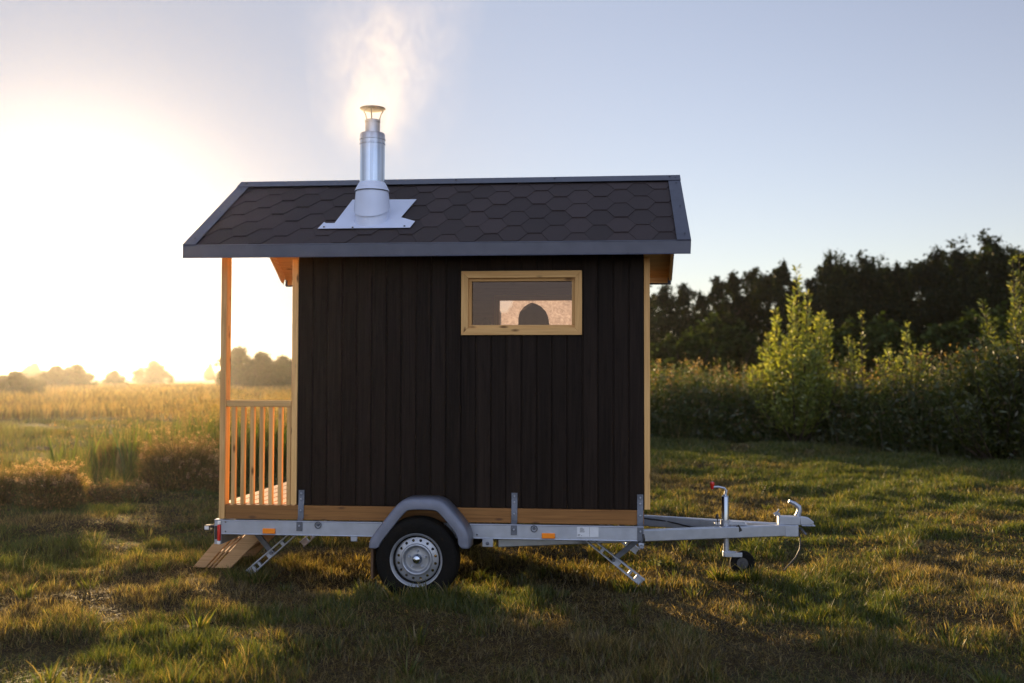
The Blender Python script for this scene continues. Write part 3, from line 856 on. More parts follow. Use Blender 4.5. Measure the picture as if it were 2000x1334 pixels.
# ------------------------------------------------------------------ trailer
trailer = thing('trailer', (1.0, 0.917, 0.0), 'galvanised single-axle trailer with steel wheel, drawbar and corner legs under the cabin', 'trailer')
FZ0, FZ1 = 0.382, 0.478
mb = MB()
for y0, s in ((-0.046, 1), (W_ + 0.046, -1)):
    ya, yb = sorted((y0, y0 + s * 0.004)); mb.box(-0.520, 2.400, ya, yb, FZ0, FZ1)
    for z0, z1 in ((FZ1 - 0.0035, FZ1 + 0.0005), (FZ0 - 0.0005, FZ0 + 0.0035)):
        ya, yb = sorted((y0 + s * 0.0042, y0 + s * 0.05)); mb.box(-0.520, 2.400, ya, yb, z0, z1)
    # rolled lips
    mb.tube([(-0.52, y0, FZ1 - 0.002), (2.40, y0, FZ1 - 0.002)], 0.004, 8); mb.tube([(-0.52, y0, FZ0 + 0.002), (2.40, y0, FZ0 + 0.002)], 0.004, 8)
for x in (-0.515, 0.35, 1.25, 2.35):
    mb.box(x, x + 0.045, 0.006, W_ - 0.006, FZ0 + 0.01, FZ1 - 0.01)
frame = mb.build('frame', M['galv'], trailer)
mb = MB()                                              # bolts and lashing rings on the rail
for x in (0.17, 1.664):
    pts = [(x + 0.021 * math.cos(t), -0.054, 0.455 + 0.021 * math.sin(t)) for t in np.linspace(0, 2 * math.pi, 25)]
    mb.tube(pts, 0.0035, 8, cap=False)
    mb.lathe([(0.0005, -0.012), (0.008, -0.011), (0.011, -0.006), (0.011, 0)], (x, -0.046, 0.457), 'y', 12)
build_each(mb, 'lashing_ring', M['bracket'], trailer, group=2)
mb = MB()
for x, z in ((-0.49, 0.466), (-0.49, 0.400), (1.275, 0.408), (0.62, 0.40)):
    mb.lathe([(0.0005, -0.006), (0.004, -0.006), (0.006, -0.003), (0.006, 0)], (x, -0.0465, z), 'y', 10)
build_each(mb, 'rivet', M['bracket'], trailer)
mb = MB(); mb.lathe([(0.03, -0.05), (0.03, W_ + 0.05)], (0.893, 0, 0.265), 'y', 16); mb.box(0.86, 0.92, 0.0, W_, 0.29, 0.35)
mb.box(0.72, 1.08, -0.06, 0.03, 0.30, 0.3810); mb.box(0.72, 1.08, W_ - 0.03, W_ + 0.06, 0.30, 0.3810)
mb.build('axle', M['galv_dull'], trailer)
# converging drawbars
for s in (1, -1):
    f = (lambda y: y) if s == 1 else (lambda y: W_ - y)
    mb = MB(); mb.bar((1.389, f(0.165), 0.335), (3.47, f(0.885), 0.338), 0.055, 0.084)
    mb.build('drawbar', M['galv'], trailer, bevel=0.006)
mb = MB(); mb.bar((2.375, 0.52, 0.335), (2.375, W_ - 0.52, 0.335), 0.045, 0.08); mb.build('cross_member', M['galv_dull'], trailer, bevel=0.004)
# coupling
mb = MB()
mb.box(3.425, 3.575, 0.868, 0.966, 0.292, 0.377); mb.box(3.430, 3.59, 0.875, 0.959, 0.378, 0.440)
mb.prism([(3.5905, 0.378), (3.665, 0.378), (3.690, 0.390), (3.690, 0.402), (3.655, 0.430), (3.5905, 0.440)], lambda a, b, d: (a, d, b), 0.880, 0.954)
mb.box(3.60, 3.700, 0.872, 0.962, 0.370, 0.3775)
cp = mb.build('coupling', M['galv'], trailer, bevel=0.006, segs=3)
mb = MB(); mb.tube([(3.575, 0.917, 0.440), (3.590, 0.917, 0.478), (3.586, 0.917, 0.508), (3.556, 0.917, 0.533), (3.512, 0.917, 0.552)], [0.022, 0.020, 0.019, 0.016, 0.012], 12)
mb.build('coupling_handle', M['galv'], cp)
mb = MB(); mb.box(3.405, 3.445, 0.90, 0.935, 0.441, 0.462); mb.tube([(3.40, 0.917, 0.452), (3.43, 0.917, 0.47), (3.44, 0.917, 0.49)], 0.008, 8)
mb.build('pivot_bolt', M['galv_dull'], cp)
# breakaway cable hanging from the coupling
mb = MB(); mb.tube([(3.580, 0.90, 0.325), (3.592, 0.89, 0.27), (3.585, 0.88, 0.20), (3.55, 0.86, 0.14), (3.50, 0.84, 0.09), (3.46, 0.82, 0.05)], 0.006, 8)
mb.build('safety_cable', M['black'], trailer)
mb = MB(); mb.tube([(3.58, 0.95, 0.345), (3.605, 0.94, 0.345), (3.64, 0.93, 0.30)], 0.009, 8); mb.build('plug', M['bracket'], trailer)
mb = MB(); mb.tube([(2.44, 1.26, 0.36), (2.62, 1.22, 0.345), (2.78, 1.14, 0.318), (2.95, 1.05, 0.30), (3.2, 0.98, 0.295)], 0.006, 8); mb.build('wiring', M['black'], trailer)
# jockey wheel
JX, JY = 3.028, 0.795
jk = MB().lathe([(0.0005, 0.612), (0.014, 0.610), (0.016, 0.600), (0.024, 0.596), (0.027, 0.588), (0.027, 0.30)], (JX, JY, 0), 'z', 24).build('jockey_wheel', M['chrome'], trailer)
MB().lathe([(0.0215, 0.33), (0.0215, 0.150), (0.0005, 0.149)], (JX + 0.006, JY, 0), 'z', 20).build('inner_tube', M['galv'], jk)
mb = MB(); mb.box(2.955, 3.19, JY - 0.006, JY + 0.10, 0.382, 0.389); mb.bar((3.05, JY, 0.40), (3.17, JY, 0.40), 0.05, 0.02); mb.lathe([(0.037, 0.37), (0.037, 0.42), (0.0275, 0.42)], (JX, JY, 0), 'z', 20)
mb.build('clamp', M['galv'], jk)
mb = MB(); mb.add([(3.115 + 0.034 * a, 0.735, 0.362 + 0.034 * b) for a, b in ((-0.9, 0.25), (0.2, 0.9), (0.9, -0.3), (-0.25, -0.9))] + [(3.115 + 0.034 * a, 0.752, 0.362 + 0.034 * b) for a, b in ((-0.9, 0.25), (0.2, 0.9), (0.9, -0.3), (-0.25, -0.9))],
    [(0, 1, 2, 3), (0, 4, 5, 1), (1, 5, 6, 2), (2, 6, 7, 3), (3, 7, 4, 0)]); mb.build('clamp_knob', M['black'], jk)
mb = MB(); mb.tube([(JX, JY, 0.60), (JX + 0.008, JY, 0.635), (JX - 0.005, JY, 0.655), (JX - 0.05, JY, 0.664), (JX - 0.09, JY, 0.662)], [0.012, 0.011, 0.009, 0.009, 0.008], 10)
crank = mb.build('crank_handle', M['galv'], jk)
MB().lathe([(0.0005, 0.645), (0.009, 0.646), (0.012, 0.658), (0.016, 0.680), (0.017, 0.692), (0.013, 0.700), (0.0005, 0.702)], (JX - 0.095, JY, 0), 'z', 18).build('red_knob', M['red'], jk)
mb = MB(); mb.tube([(2.972, JY - 0.02, 0.389), (2.968, JY - 0.02, 0.43)], 0.004, 8); mb.lathe([(0.0005, 0.425), (0.010, 0.43), (0.011, 0.455), (0.004, 0.468), (0.0005, 0.469)], (2.967, JY - 0.02, 0), 'z', 12)
mb.build('lock_lever', M['black'], jk)
mb = MB(); mb.box(JX - 0.01, JX + 0.12, JY - 0.035, JY - 0.028, 0.150, 0.185); mb.box(JX - 0.01, JX + 0.12, JY + 0.028, JY + 0.035, 0.150, 0.185); mb.box(JX - 0.02, JX + 0.04, JY - 0.027, JY + 0.027, 0.150, 0.19)
mb.build('fork', M['galv'], jk, bevel=0.003)
MB().lathe([(0.042, -0.024), (0.078, -0.026), (0.089, -0.018), (0.092, 0), (0.089, 0.018), (0.078, 0.026), (0.042, 0.024)], (3.150, JY, 0.104), 'y', 36).build('jockey_tyre', M['rubber'], jk)
mb = MB().lathe([(0.0005, -0.030), (0.012, -0.030), (0.014, -0.022), (0.046, -0.022), (0.046, 0.022), (0.014, 0.022), (0.0005, 0.03)], (3.150, JY, 0.104), 'y', 24); mb.build('jockey_rim', M['dark_hub'], jk)
# road wheels
def road_wheel(s):
    WY = -0.168 if s == 1 else W_ + 0.168
    c = (0.893, WY, 0.262)
    root_t = MB()
    prof = [(0.176, -0.070), (0.182, -0.078), (0.205, -0.083), (0.235, -0.084), (0.258, -0.078), (0.272, -0.066), (0.278, -0.05)]
    for k in range(-2, 3):
        a = k * 0.022
        prof += [(0.280, a - 0.008), (0.280, a + 0.008), (0.273, a + 0.009), (0.273, a + 0.013)]
    prof += [(0.278, 0.064), (0.272, 0.070), (0.258, 0.078), (0.235, 0.084), (0.205, 0.083), (0.182, 0.078), (0.176, 0.070), (0.15, 0.05), (0.15, -0.05), (0.176, -0.070)]
    P_ = [(r, a * s) for r, a in prof]
    root_t.lathe(P_, c, 'y', 64)
    wheel = root_t.build('wheel', M['rubber'], trailer)
    mb = MB()
    mb.lathe([(r, a * s) for r, a in [(0.178, -0.074), (0.176, -0.080), (0.172, -0.079), (0.166, -0.070), (0.160, -0.060), (0.156, -0.035), (0.152, -0.030), (0.148, 0.06)]], c, 'y', 64)
    # disc with a ring of round holes
    n, rc, rh, ri, ro = 16, 0.127, 0.0095, 0.107, 0.1475
    yo = lambda r: c[1] + s * (-0.036 - 0.012 * (ro - r) / (ro - ri))
    for k in range(n):
        t0 = 2 * math.pi * (k + 0.5) / n; dt = math.pi / n
        m_ = 16; inner, outer = [], []
        for q in range(m_):
            a = 2 * math.pi * q / m_
            inner.append((rc + rh * math.cos(a), t0 + rh * math.sin(a) / rc))
            u, v = math.cos(a), math.sin(a); kk = 1 / max(abs(u), abs(v)); u *= kk; v *= kk
            rr = rc + (u * (ro - rc) if u > 0 else u * (rc - ri))
            outer.append((rr, t0 + v * dt))
        vs = [(c[0] + r * math.cos(t), yo(r), c[2] + r * math.sin(t)) for r, t in inner + outer]
        vs += [(c[0] + r * math.cos(t), yo(r) + s * 0.006, c[2] + r * math.sin(t)) for r, t in inner]
        mb.add(vs, [(q, (q + 1) % m_, (q + 1) % m_ + m_, q + m_) for q in range(m_)] + [(q, (q + 1) % m_, (q + 1) % m_ + 2 * m_, q + 2 * m_) for q in range(m_)])
    mb.lathe([(r, a * s) for r, a in [(0.1475, -0.036), (0.153, -0.031)]], c, 'y', 48)
    mb.lathe([(r, a * s) for r, a in [(0.107, -0.048), (0.102, -0.058), (0.096, -0.060), (0.090, -0.056), (0.086, -0.040), (0.078, -0.032), (0.060, -0.030), (0.040, -0.034), (0.034, -0.034)]], c, 'y', 48)
    mb.build('rim', M['rim'], wheel)
    mb = MB(); mb.lathe([(r, a * s) for r, a in [(0.034, -0.034), (0.031, -0.040), (0.027, -0.052), (0.023, -0.064), (0.012, -0.068), (0.0005, -0.069)]], c, 'y', 32)
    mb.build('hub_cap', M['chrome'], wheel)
    mb = MB()
    for k in range(5):
        t = R(90 + 72 * k)
        mb.lathe([(r, a * s) for r, a in [(0.0005, -0.050), (0.007, -0.050), (0.0095, -0.045), (0.0095, -0.030)]], (c[0] + 0.056 * math.cos(t), c[1], c[2] + 0.056 * math.sin(t)), 'y', 6, smooth=False)
    build_each(mb, 'wheel_nut', M['galv'], wheel)
    MB().lathe([(r, a * s) for r, a in [(0.0005, -0.0), (0.09, 0.0), (0.10, 0.02), (0.10, 0.06), (0.0005, 0.06)]], c, 'y', 32).build('brake_drum', M['galv_dull'], wheel)
road_wheel(1); road_wheel(-1)
# fenders
def fender(s):
    base = [(0.574, 0.338), (0.576, 0.378), (0.608, 0.432), (0.772, 0.640), (0.838, 0.668), (1.022, 0.668), (1.086, 0.642), (1.212, 0.498), (1.246, 0.427), (1.246, 0.345)]
    pts = [Vector((x, 0, z)) for x, z in base]
    path = []
    for i in range(len(pts) - 1):                      # Catmull-Rom for soft corners
        p0, p1, p2, p3 = pts[max(i - 1, 0)], pts[i], pts[i + 1], pts[min(i + 2, len(pts) - 1)]
        for k in range(6):
            t_ = k / 6
            path.append(0.5 * ((2 * p1) + (p2 - p0) * t_ * 0.6 + (3 * (p2 - p1) * 2 - (p2 - p0) * 0.6 * 2 - (p3 - p1) * 0.6) * t_ ** 2 + (2 * (p1 - p2) * 2 / 2 * 2 + (p2 - p0) * 0.6 + (p3 - p1) * 0.6 ) * t_ ** 3) if False else p1.lerp(p2, t_))
    path.append(pts[-1])
    for _ in range(5):                                 # relax the corners
        path = [path[0]] + [(path[i - 1] + path[i] * 2 + path[i + 1]) / 4 for i in range(1, len(path) - 1)] + [path[-1]]
    prof = [(-0.070, -0.246), (-0.066, -0.250), (-0.028, -0.252), (-0.022, -0.249), (-0.012, -0.247), (-0.004, -0.240), (0.0, -0.228), (0.0, -0.052)]
    n, q = len(path), len(prof)
    vs, fs = [], []
    for i, p in enumerate(path):
        d = (path[min(i + 1, n - 1)] - path[max(i - 1, 0)]).normalized()
        nr = Vector((-d.z, 0, d.x))
        e = min(i, n - 1 - i); sh = 1 if e > 2 else (0.55, 0.8, 0.95)[e]
        for k, (a, y) in enumerate(prof):
            yy = y if s == 1 else W_ - y
            vs.append((p.x + nr.x * a * sh, yy, p.z + nr.z * a * sh))
    for i in range(n - 1):
        for k in range(q - 1):
            fs.append((i * q + k, i * q + k + 1, (i + 1) * q + k + 1, (i + 1) * q + k))
    o = MB().add(vs, fs, smooth=True).build('fender', M['fender'], trailer)
    sd = o.modifiers.new('thick', 'SOLIDIFY'); sd.thickness = 0.004
    ya, yb = sorted((-0.235 if s == 1 else W_ + 0.235, -0.07 if s == 1 else W_ + 0.07))
    MB().box(0.585, 0.600, ya, yb, 0.13, 0.345).build('mud_flap', M['mudflap'], o)
fender(1); fender(-1)
mb = MB(); mb.box(0.398, 0.445, -0.046, -0.03, 0.345, 0.3815); mb.box(1.31, 1.385, -0.048, -0.025, 0.325, 0.3815)
build_each(mb, 'hanger_plate', M['galv'], trailer, bevel=0.004)
mb = MB(); mb.lathe([(0.0005, -0.014), (0.009, -0.013), (0.012, -0.006), (0.012, 0)], (1.347, -0.048, 0.350), 'y', 12); mb.build('hanger_bolt', M['bracket'], trailer)
# cabin brackets (each bends outwards over the base timber)
for x, zb in ((0.017, 0.412), (1.506, 0.410), (2.357, 0.384)):
    mb = MB(); w = 0.041
    mb.prism([(-0.004, 0.690), (-0.009, 0.690), (-0.009, 0.602), (-0.019, 0.585), (-0.021, 0.50), (-0.052, 0.475), (-0.0545, zb), (-0.0495, zb), (-0.0475, 0.474), (-0.0165, 0.497), (-0.0145, 0.588), (-0.004, 0.604)],
             lambda a, b, d: (d, a, b), x, x + w)
    br = mb.build('bracket', M['bracket'], trailer, bevel=0.001)
    mb = MB()
    for z, y in ((0.668, -0.009), (0.628, -0.009), (0.55, -0.0205), (0.448, -0.0535)):
        mb.lathe([(0.0005, -0.006), (0.005, -0.006), (0.0075, -0.002), (0.0075, 0.002)], (x + w / 2, y, z), 'y', 12)
    build_each(mb, 'bolt', M['galv'], br)
# lamps and plates
for x in (-0.222, 1.716):
    k = MB().box(x, x + 0.090, -0.060, -0.0465, 0.391, 0.427).build('side_reflector', M['orange'], trailer, bevel=0.004)
mb = MB(); mb.box(1.953, 2.098, -0.0480, -0.0470, 0.405, 0.472)
pl = mb.build('plate_sticker', M['label'], trailer)
mb = MB()
for x0, x1, z in ((1.975, 1.992, 0.464), (1.972, 2.003, 0.4575), (1.974, 2.000, 0.451), (1.972, 2.006, 0.4445), (1.972, 2.004, 0.438), (1.958, 1.975, 0.4195), (1.958, 1.972, 0.413), (1.980, 1.987, 0.413)):
    mb.add([(x0, -0.0484, z - 0.0015), (x1, -0.0484, z - 0.0015), (x1, -0.0484, z + 0.0015), (x0, -0.0484, z + 0.0015)], [(0, 1, 2, 3)])
mb.add([(2.037, -0.0484, 0.408), (2.0385, -0.0484, 0.408), (2.0385, -0.0484, 0.470), (2.037, -0.0484, 0.470)], [(0, 1, 2, 3)])
mb.build('fine_print', M['ink'], pl)
# tail light bar
mb = MB(); mb.box(-0.572, -0.521, -0.040, W_ + 0.040, 0.310, 0.4775); mb.box(-0.573, -0.508, -0.050, 0.02, 0.4785, 0.4825)
tb = mb.build('tail_bar', M['galv'], trailer, bevel=0.003)
for s in (0, 1):
    f = (lambda y: y) if s == 0 else (lambda y: W_ - y)
    bx = lambda mb, x0, x1, y0, y1, z0, z1: mb.box(x0, x1, min(f(y0), f(y1)), max(f(y0), f(y1)), z0, z1)
    lp = bx(MB(), -0.566, -0.546, -0.052, -0.0405, 0.345, 0.440).build('tail_lamp', M['black'], trailer, bevel=0.003)
    bx(MB(), -0.5455, -0.524, -0.062, -0.0405, 0.335, 0.447).build('red_lens', M['red'], lp, bevel=0.006)
    mb = bx(MB(), -0.5455, -0.522, -0.061, -0.0405, 0.311, 0.334); bx(mb, -0.5455, -0.522, -0.061, -0.0405, 0.448, 0.474)
    build_each(mb, 'white_lens', M['white'], lp, bevel=0.005)
    mb = MB()
    mb.tube([(-0.573, f(0.02), 0.425), (-0.600, f(0.01), 0.428), (-0.618, f(0.0), 0.425)], 0.011, 10)
    bx(mb, -0.652, -0.610, -0.03, 0.02, 0.402, 0.438)
    ml = mb.build('marker_lamp', M['black'], trailer, bevel=0.004)
    bx(MB(), -0.647, -0.616, -0.036, -0.0305, 0.408, 0.432).build('marker_lens', M['white'], ml, bevel=0.003)
# corner steadies: ladder-shaped pressed legs with a brace
def steady(x_top, x_bot, y, zt, zb, xb_top, tfrac):
    A, B = Vector((x_top, y, zt)), Vector((x_bot, y, zb))
    d = (B - A).normalized(); up = d.cross(Vector((0, 1, 0)))
    mb = MB()
    n0, n1 = 0.026, 0.040
    for k in (-1, 1):
        mb.bar(A + up * k * n0 * 0.7, B + up * k * n1 * 0.6, 0.05, 0.010, up)
    Ln = (B - A).length
    for t0, w in ((0.02, 0.03), (0.30, 0.025), (0.55, 0.06), (0.78, 0.02), (0.93, 0.06)):
        c = A.lerp(B, t0); wd = n0 * 0.7 + (n1 * 0.6 - n0 * 0.7) * t0
        mb.bar(c - up * wd, c + up * wd, 0.028, w, d)
    leg = mb.build('steady_leg', M['galv'], trailer, bevel=0.002)
    C_ = A.lerp(B, tfrac)
    mb = MB(); mb.bar((xb_top, y, zt - 0.005), C_, 0.035, 0.022, (0, 1, 0)); mb.tube([C_ + Vector((0, -0.035, 0)), C_ + Vector((0, 0.035, 0))], 0.012, 10)
    mb.build('brace', M['bracket'], leg)
for y in (0.27, W_ - 0.27):
    steady(-0.075, -0.430, y, 0.368, 0.055, -0.395, 0.52)
    steady(2.000, 2.400, y, 0.360, 0.045, 2.385, 0.50)
# spring latch on the front corner
mb = MB(); mb.tube([(2.395, -0.05, 0.43), (2.402, -0.06, 0.40), (2.398, -0.055, 0.375)], 0.008, 8); mb.build('corner_catch', M['black'], trailer)
mb = MB(); mb.box(2.365, 2.402, -0.05, 0.10, 0.335, 0.372); mb.lathe([(0.014, -0.07), (0.014, -0.05)], (2.385, 0, 0.348), 'y', 12); mb.build('steady_nut', M['galv'], trailer, bevel=0.004)

# ------------------------------------------------------------------ steps leaning on the rear
steps = thing('wooden_steps', (-0.78, 0.95, 0.0), 'weathered wooden steps leaning against the rear end of the trailer', 'steps')
for y in (0.62, 1.14):
    mb = MB()
    for a0, a1 in ((0.0, 0.068), (0.077, 0.089), (0.098, 0.110), (0.119, 0.205)):   # two planks and a batten side by side along the slope
        mb.prism([(-1.000 + a0 * 1.45, 0.02), (-1.000 + a1 * 1.45, 0.02), (-0.725 + a1 * 1.45, 0.335 - a1 * 0.2), (-0.725 + a0 * 1.45, 0.335 - a0 * 0.2)], lambda a, b, d: (a, d, b), y, y + 0.032)
    mb.build('stringer', M['old_wood'], steps, bevel=0.002)
for i, (x, z) in enumerate(((-0.80, 0.11), (-0.70, 0.22))):
    MB().box(x - 0.02, x + 0.15, 0.653, 1.139, z, z + 0.028).build('tread', M['old_wood'], steps, bevel=0.003)

# ------------------------------------------------------------------ foliage builders
def blades_np(x, y, z, h, w, az, lean, cols, curl=1.0, segs=2):
    """curved tapering grass blades -> vertices, triangles, colours"""
    n = len(x)
    fa = rng.random(n) * 2 * np.pi
    wx, wy = np.cos(fa), np.sin(fa)
    dx, dy = np.cos(az), np.sin(az)
    rows = []
    for t, ww in ((0, 1.0), (0.5, 0.8), (1, 0)) if segs == 2 else ((0, 1.0), (0.35, 0.95), (0.7, 0.65), (1, 0)):
        hor = lean * h * (0.35 * t + 0.65 * t * t)
        ver = h * t * np.sqrt(np.clip(1 - (0.75 * np.clip(lean, 0, 1.15) * t) ** 2, 0.05, 1)) * 1.0
        px, py, pz = x + dx * hor, y + dy * hor, z + ver
        if ww > 0:
            rows.append(np.stack([px - wx * w * ww / 2, py - wy * w * ww / 2, pz], 1))
            rows.append(np.stack([px + wx * w * ww / 2, py + wy * w * ww / 2, pz], 1))
        else:
            rows.append(np.stack([px, py, pz], 1))
    k = len(rows)
    V = np.stack(rows, 1).reshape(-1, 3)
    b = np.arange(n)[:, None] * k
    tri = [(0, 1, 3), (0, 3, 2), (2, 3, 4)] if k == 5 else [(0, 1, 3), (0, 3, 2), (2, 3, 5), (2, 5, 4), (4, 5, 6)]
    T = (b[:, None, :] + np.array(tri)[None]).reshape(-1, 3)
    C = np.repeat(cols, k, axis=0)
    return V, T, C

def leaves_np(P, size, asp, cols, up=0.0, dirs=None):
    """rhombic leaves at points P"""
    n = len(P)
    d = rng.normal(size=(n, 3)) if dirs is None else dirs + 0.35 * rng.normal(size=(n, 3))
    d[:, 2] += up
    d /= np.linalg.norm(d, axis=1, keepdims=True)
    q = rng.normal(size=(n, 3)); s = np.cross(d, q); s /= np.linalg.norm(s, axis=1, keepdims=True) + 1e-9
    size = np.broadcast_to(size, (n,))[:, None]
    V = np.stack([P, P + d * size * 0.5 + s * size * asp, P + d * size, P + d * size * 0.5 - s * size * asp], 1).reshape(-1, 3)
    b = np.arange(n)[:, None] * 4
    T = (b[:, None, :] + np.array([(0, 1, 2), (0, 2, 3)])[None]).reshape(-1, 3)
    return V, T, np.repeat(cols, 4, axis=0)

def merge(parts):
    Vs, Ts, Cs, k = [], [], [], 0
    for V, T, C in parts:
        Vs.append(V); Ts.append(T + k); Cs.append(C); k += len(V)
    return np.concatenate(Vs), np.concatenate(Ts), np.concatenate(Cs)

def mixcol(n, palette, weights, jitter=0.2):
    p = np.array(palette); idx = rng.choice(len(p), n, p=np.array(weights) / sum(weights)) if np.ndim(weights) == 1 else np.array([rng.choice(len(p), p=w) for w in weights])
    c = p[idx] * (1 + jitter * rng.normal(size=(n, 1)))
    return np.clip(c, 0.003, 0.9)

CAMX, CAMY, YAW = 2.186, -7.065, 0.096
def in_view(x, y, margin=1.5, half=0.495):
    dx, dy = x - CAMX, y - CAMY
    f = -dx * math.sin(YAW) + dy * math.cos(YAW); s = dx * math.cos(YAW) + dy * math.sin(YAW)
    return (f > 2.5) & (np.abs(s) < f * half + margin), f

# the edge where the mown lawn ends (y as a function of x)
EX = np.array([-30, -9, -6.0, -5.0, -4.3, -3.4, -2.2, -0.5, 1.5, 3.4, 5, 6.6, 8.0, 8.9, 9.6, 11.5, 16])
EYY = np.array([3.0, 3.4, 3.7, 3.9, 4.4, 6.4, 9.0, 12.5, 15.6, 16.5, 16.4, 15.9, 14.0, 12.4, 10.6, 8.2, 5])
def lawn_edge(x): return np.interp(x, EX, EYY)

GREEN, YGREEN, STRAW, BROWN, OLIVE = (0.038, 0.061, 0.010), (0.088, 0.098, 0.018), (0.20, 0.158, 0.072), (0.066, 0.049, 0.024), (0.055, 0.058, 0.017)

# ------------------------------------------------------------------ lawn
def lawn():
    n = 5_000_000
    f = 2.6 + (26 - 2.6) * rng.random(n) ** 1.35
    sgn = (rng.random(n) * 2 - 1) * (f * 0.5 + 1.2)
    x = CAMX - f * math.sin(YAW) + sgn * math.cos(YAW); y = CAMY + f * math.cos(YAW) + sgn * math.sin(YAW)
    keep = (y < lawn_edge(x) + 0.35) & (rng.random(n) < (f * 0.5 + 1.2) / 14.0 * np.clip(6.5 / f, 0, 1) ** 0.9)
    # thin out what stands under the cabin's far side
    x, y, f = x[keep], y[keep], f[keep]
    tuft = fbm(x * 2.3, y * 2.3, 3); patch = fbm(x * 0.8 + 40, y * 0.8 + 11, 4); fine = fbm(x * 9, y * 9, 2)
    lush = np.clip((x - 4.0) / 12 + (y - 3.5) / 7, 0, 1.2)
    tus = np.clip((tuft + 0.05 * lush - 0.47) / 0.13, 0, 1); tus = tus * tus * (3 - 2 * tus)
    keep = rng.random(len(x)) < np.clip(0.70 + 0.30 * tus + 0.4 * (fine - 0.45), 0.55, 1)
    x, y, f, tuft, patch, fine, lush, tus = (a[keep] for a in (x, y, f, tuft, patch, fine, lush, tus))
    n = len(x)
    tall = (0.10 + 0.72 * tus) * np.clip((fine - 0.22) * 2.2, 0.15, 1)
    dry = np.clip((patch - 0.30) * 3.6 + 0.09 - 0.50 * tus - 0.55 * lush, 0.06, 0.95)
    flat = rng.random(n) < 0.18 + 0.55 * (1 - tus) * np.clip(0.5 + dry, 0, 1)
    h = 0.020 + 0.024 * rng.random(n) + tall * (0.035 + 0.085 * rng.random(n)) + 0.035 * lush
    lean = np.where(flat, 0.9 + 0.9 * rng.random(n), 0.15 + 0.80 * rng.random(n))
    h = np.where(flat, 0.05 + 0.06 * rng.random(n), h)
    zscale = np.where(flat, 0.40, 1.0)
    w = (0.0024 + 0.0024 * rng.random(n)) * np.clip(f / 6.0, 0.8, 3.2)
    c_g = np.array(GREEN) * (1 + 0.3 * rng.normal(size=(n, 1))); c_y = np.array(YGREEN) * (1 + 0.25 * rng.normal(size=(n, 1)))
    c_s = np.array(STRAW) * (1 + 0.3 * rng.normal(size=(n, 1))); c_b = np.array(BROWN) * (1 + 0.3 * rng.normal(size=(n, 1)))
    u = rng.random(n)[:, None]; d = dry[:, None]
    cols = np.where(u < d * 0.5, c_s, np.where(u < d, c_b, np.where(u < d + (1 - d) * 0.5, c_y, c_g)))
    cols = np.clip(cols, 0.004, 0.8)
    z = ground_h(x, y) - 0.004
    V, T, C = blades_np(x, y, z, h * zscale, w, rng.random(n) * 2 * np.pi, lean / zscale * np.where(flat, 0.75, 1), cols)
    return V, T, C
parts = [lawn()]
# a few single taller tufts that stand out of the mown grass
tx, ty = [], []
for k in range(150):
    f = 3.2 + 13 * random.random() ** 1.4; s = (random.random() * 2 - 1) * (f * 0.5 + 0.8)
    x = CAMX - f * math.sin(YAW) + s; y = CAMY + f * math.cos(YAW)
    if y < lawn_edge(x) - 0.2 and not (-0.2 < x < 2.6 and 0.1 < y < 1.7): tx.append(x); ty.append(y)
for k in range(70):                                   # grass left standing round the wheels and legs
    c = random.choice([(0.893, -0.30, 0.36), (0.893, -0.30, 0.36), (3.12, 0.70, 0.16), (3.16, 0.70, 0.12), (3.15, 0.72, 0.10), (2.36, 0.25, 0.12), (-0.42, 0.22, 0.12)])
    tx.append(c[0] + random.uniform(-1, 1) * c[2]); ty.append(c[1] + random.uniform(-0.10, 0.04))
for px_, py_ in zip(tx, ty):
    n = random.randint(14, 45); r = random.uniform(0.03, 0.10)
    a = rng.random(n) * 2 * np.pi; q = r * rng.random(n)
    x, y = px_ + np.cos(a) * q, py_ + np.sin(a) * q
    h = random.uniform(0.07, 0.16) * (0.5 + 0.6 * rng.random(n))
    parts.append(blades_np(x, y, ground_h(x, y) - 0.005, h, 0.005 + 0.004 * rng.random(n), a + 0.5 * rng.normal(size=n), 0.25 + 0.6 * rng.random(n),
                           mixcol(n, [YGREEN, GREEN, STRAW], [0.55, 0.3, 0.15]), segs=3))
V, T, C = merge(parts)
tag(np_mesh('lawn_grass', V, T, M['grass'], C), 'short patchy mown grass, green and dry, round the trailer', 'grass', kind='stuff')
print('lawn verts', len(V))

# fallen dry stalks and clover heads seen in the grass are part of the lawn above

# ------------------------------------------------------------------ meadow on the left and behind
def field(n, f0, f1, half, cond, hfun, wbase, pal, wts, power=1.0, segs=2, lean=(0.1, 0.5)):
    f = f0 + (f1 - f0) * rng.random(n) ** power
    s = (rng.random(n) * 2 - 1) * (f * half + 2)
    x = CAMX - f * math.sin(YAW) + s * math.cos(YAW); y = CAMY + f * math.cos(YAW) + s * math.sin(YAW)
    k = cond(x, y, f); x, y, f = x[k], y[k], f[k]; n = len(x)
    h = hfun(x, y, f)
    w = wbase * np.clip(f / 14, 0.7, 7) * (0.6 + 0.8 * rng.random(n))
    return blades_np(x, y, ground_h(x, y) - 0.02, h, w, rng.random(n) * 2 * np.pi, lean[0] + (lean[1] - lean[0]) * rng.random(n), mixcol(n, pal, wts, 0.25) * (0.55 + 0.9 * fbm(x * 0.22 + 5, y * 0.10, 3))[:, None], segs=segs)
def strip_edge(x):      # where the tall field starts, behind a bright mown strip on the far left
    return np.interp(x, [-40, -14, -11.5, -9.5, -7, -4, 0, 4], [26.0, 26, 25.0, 20, 15.5, 14.5, 17, 21])
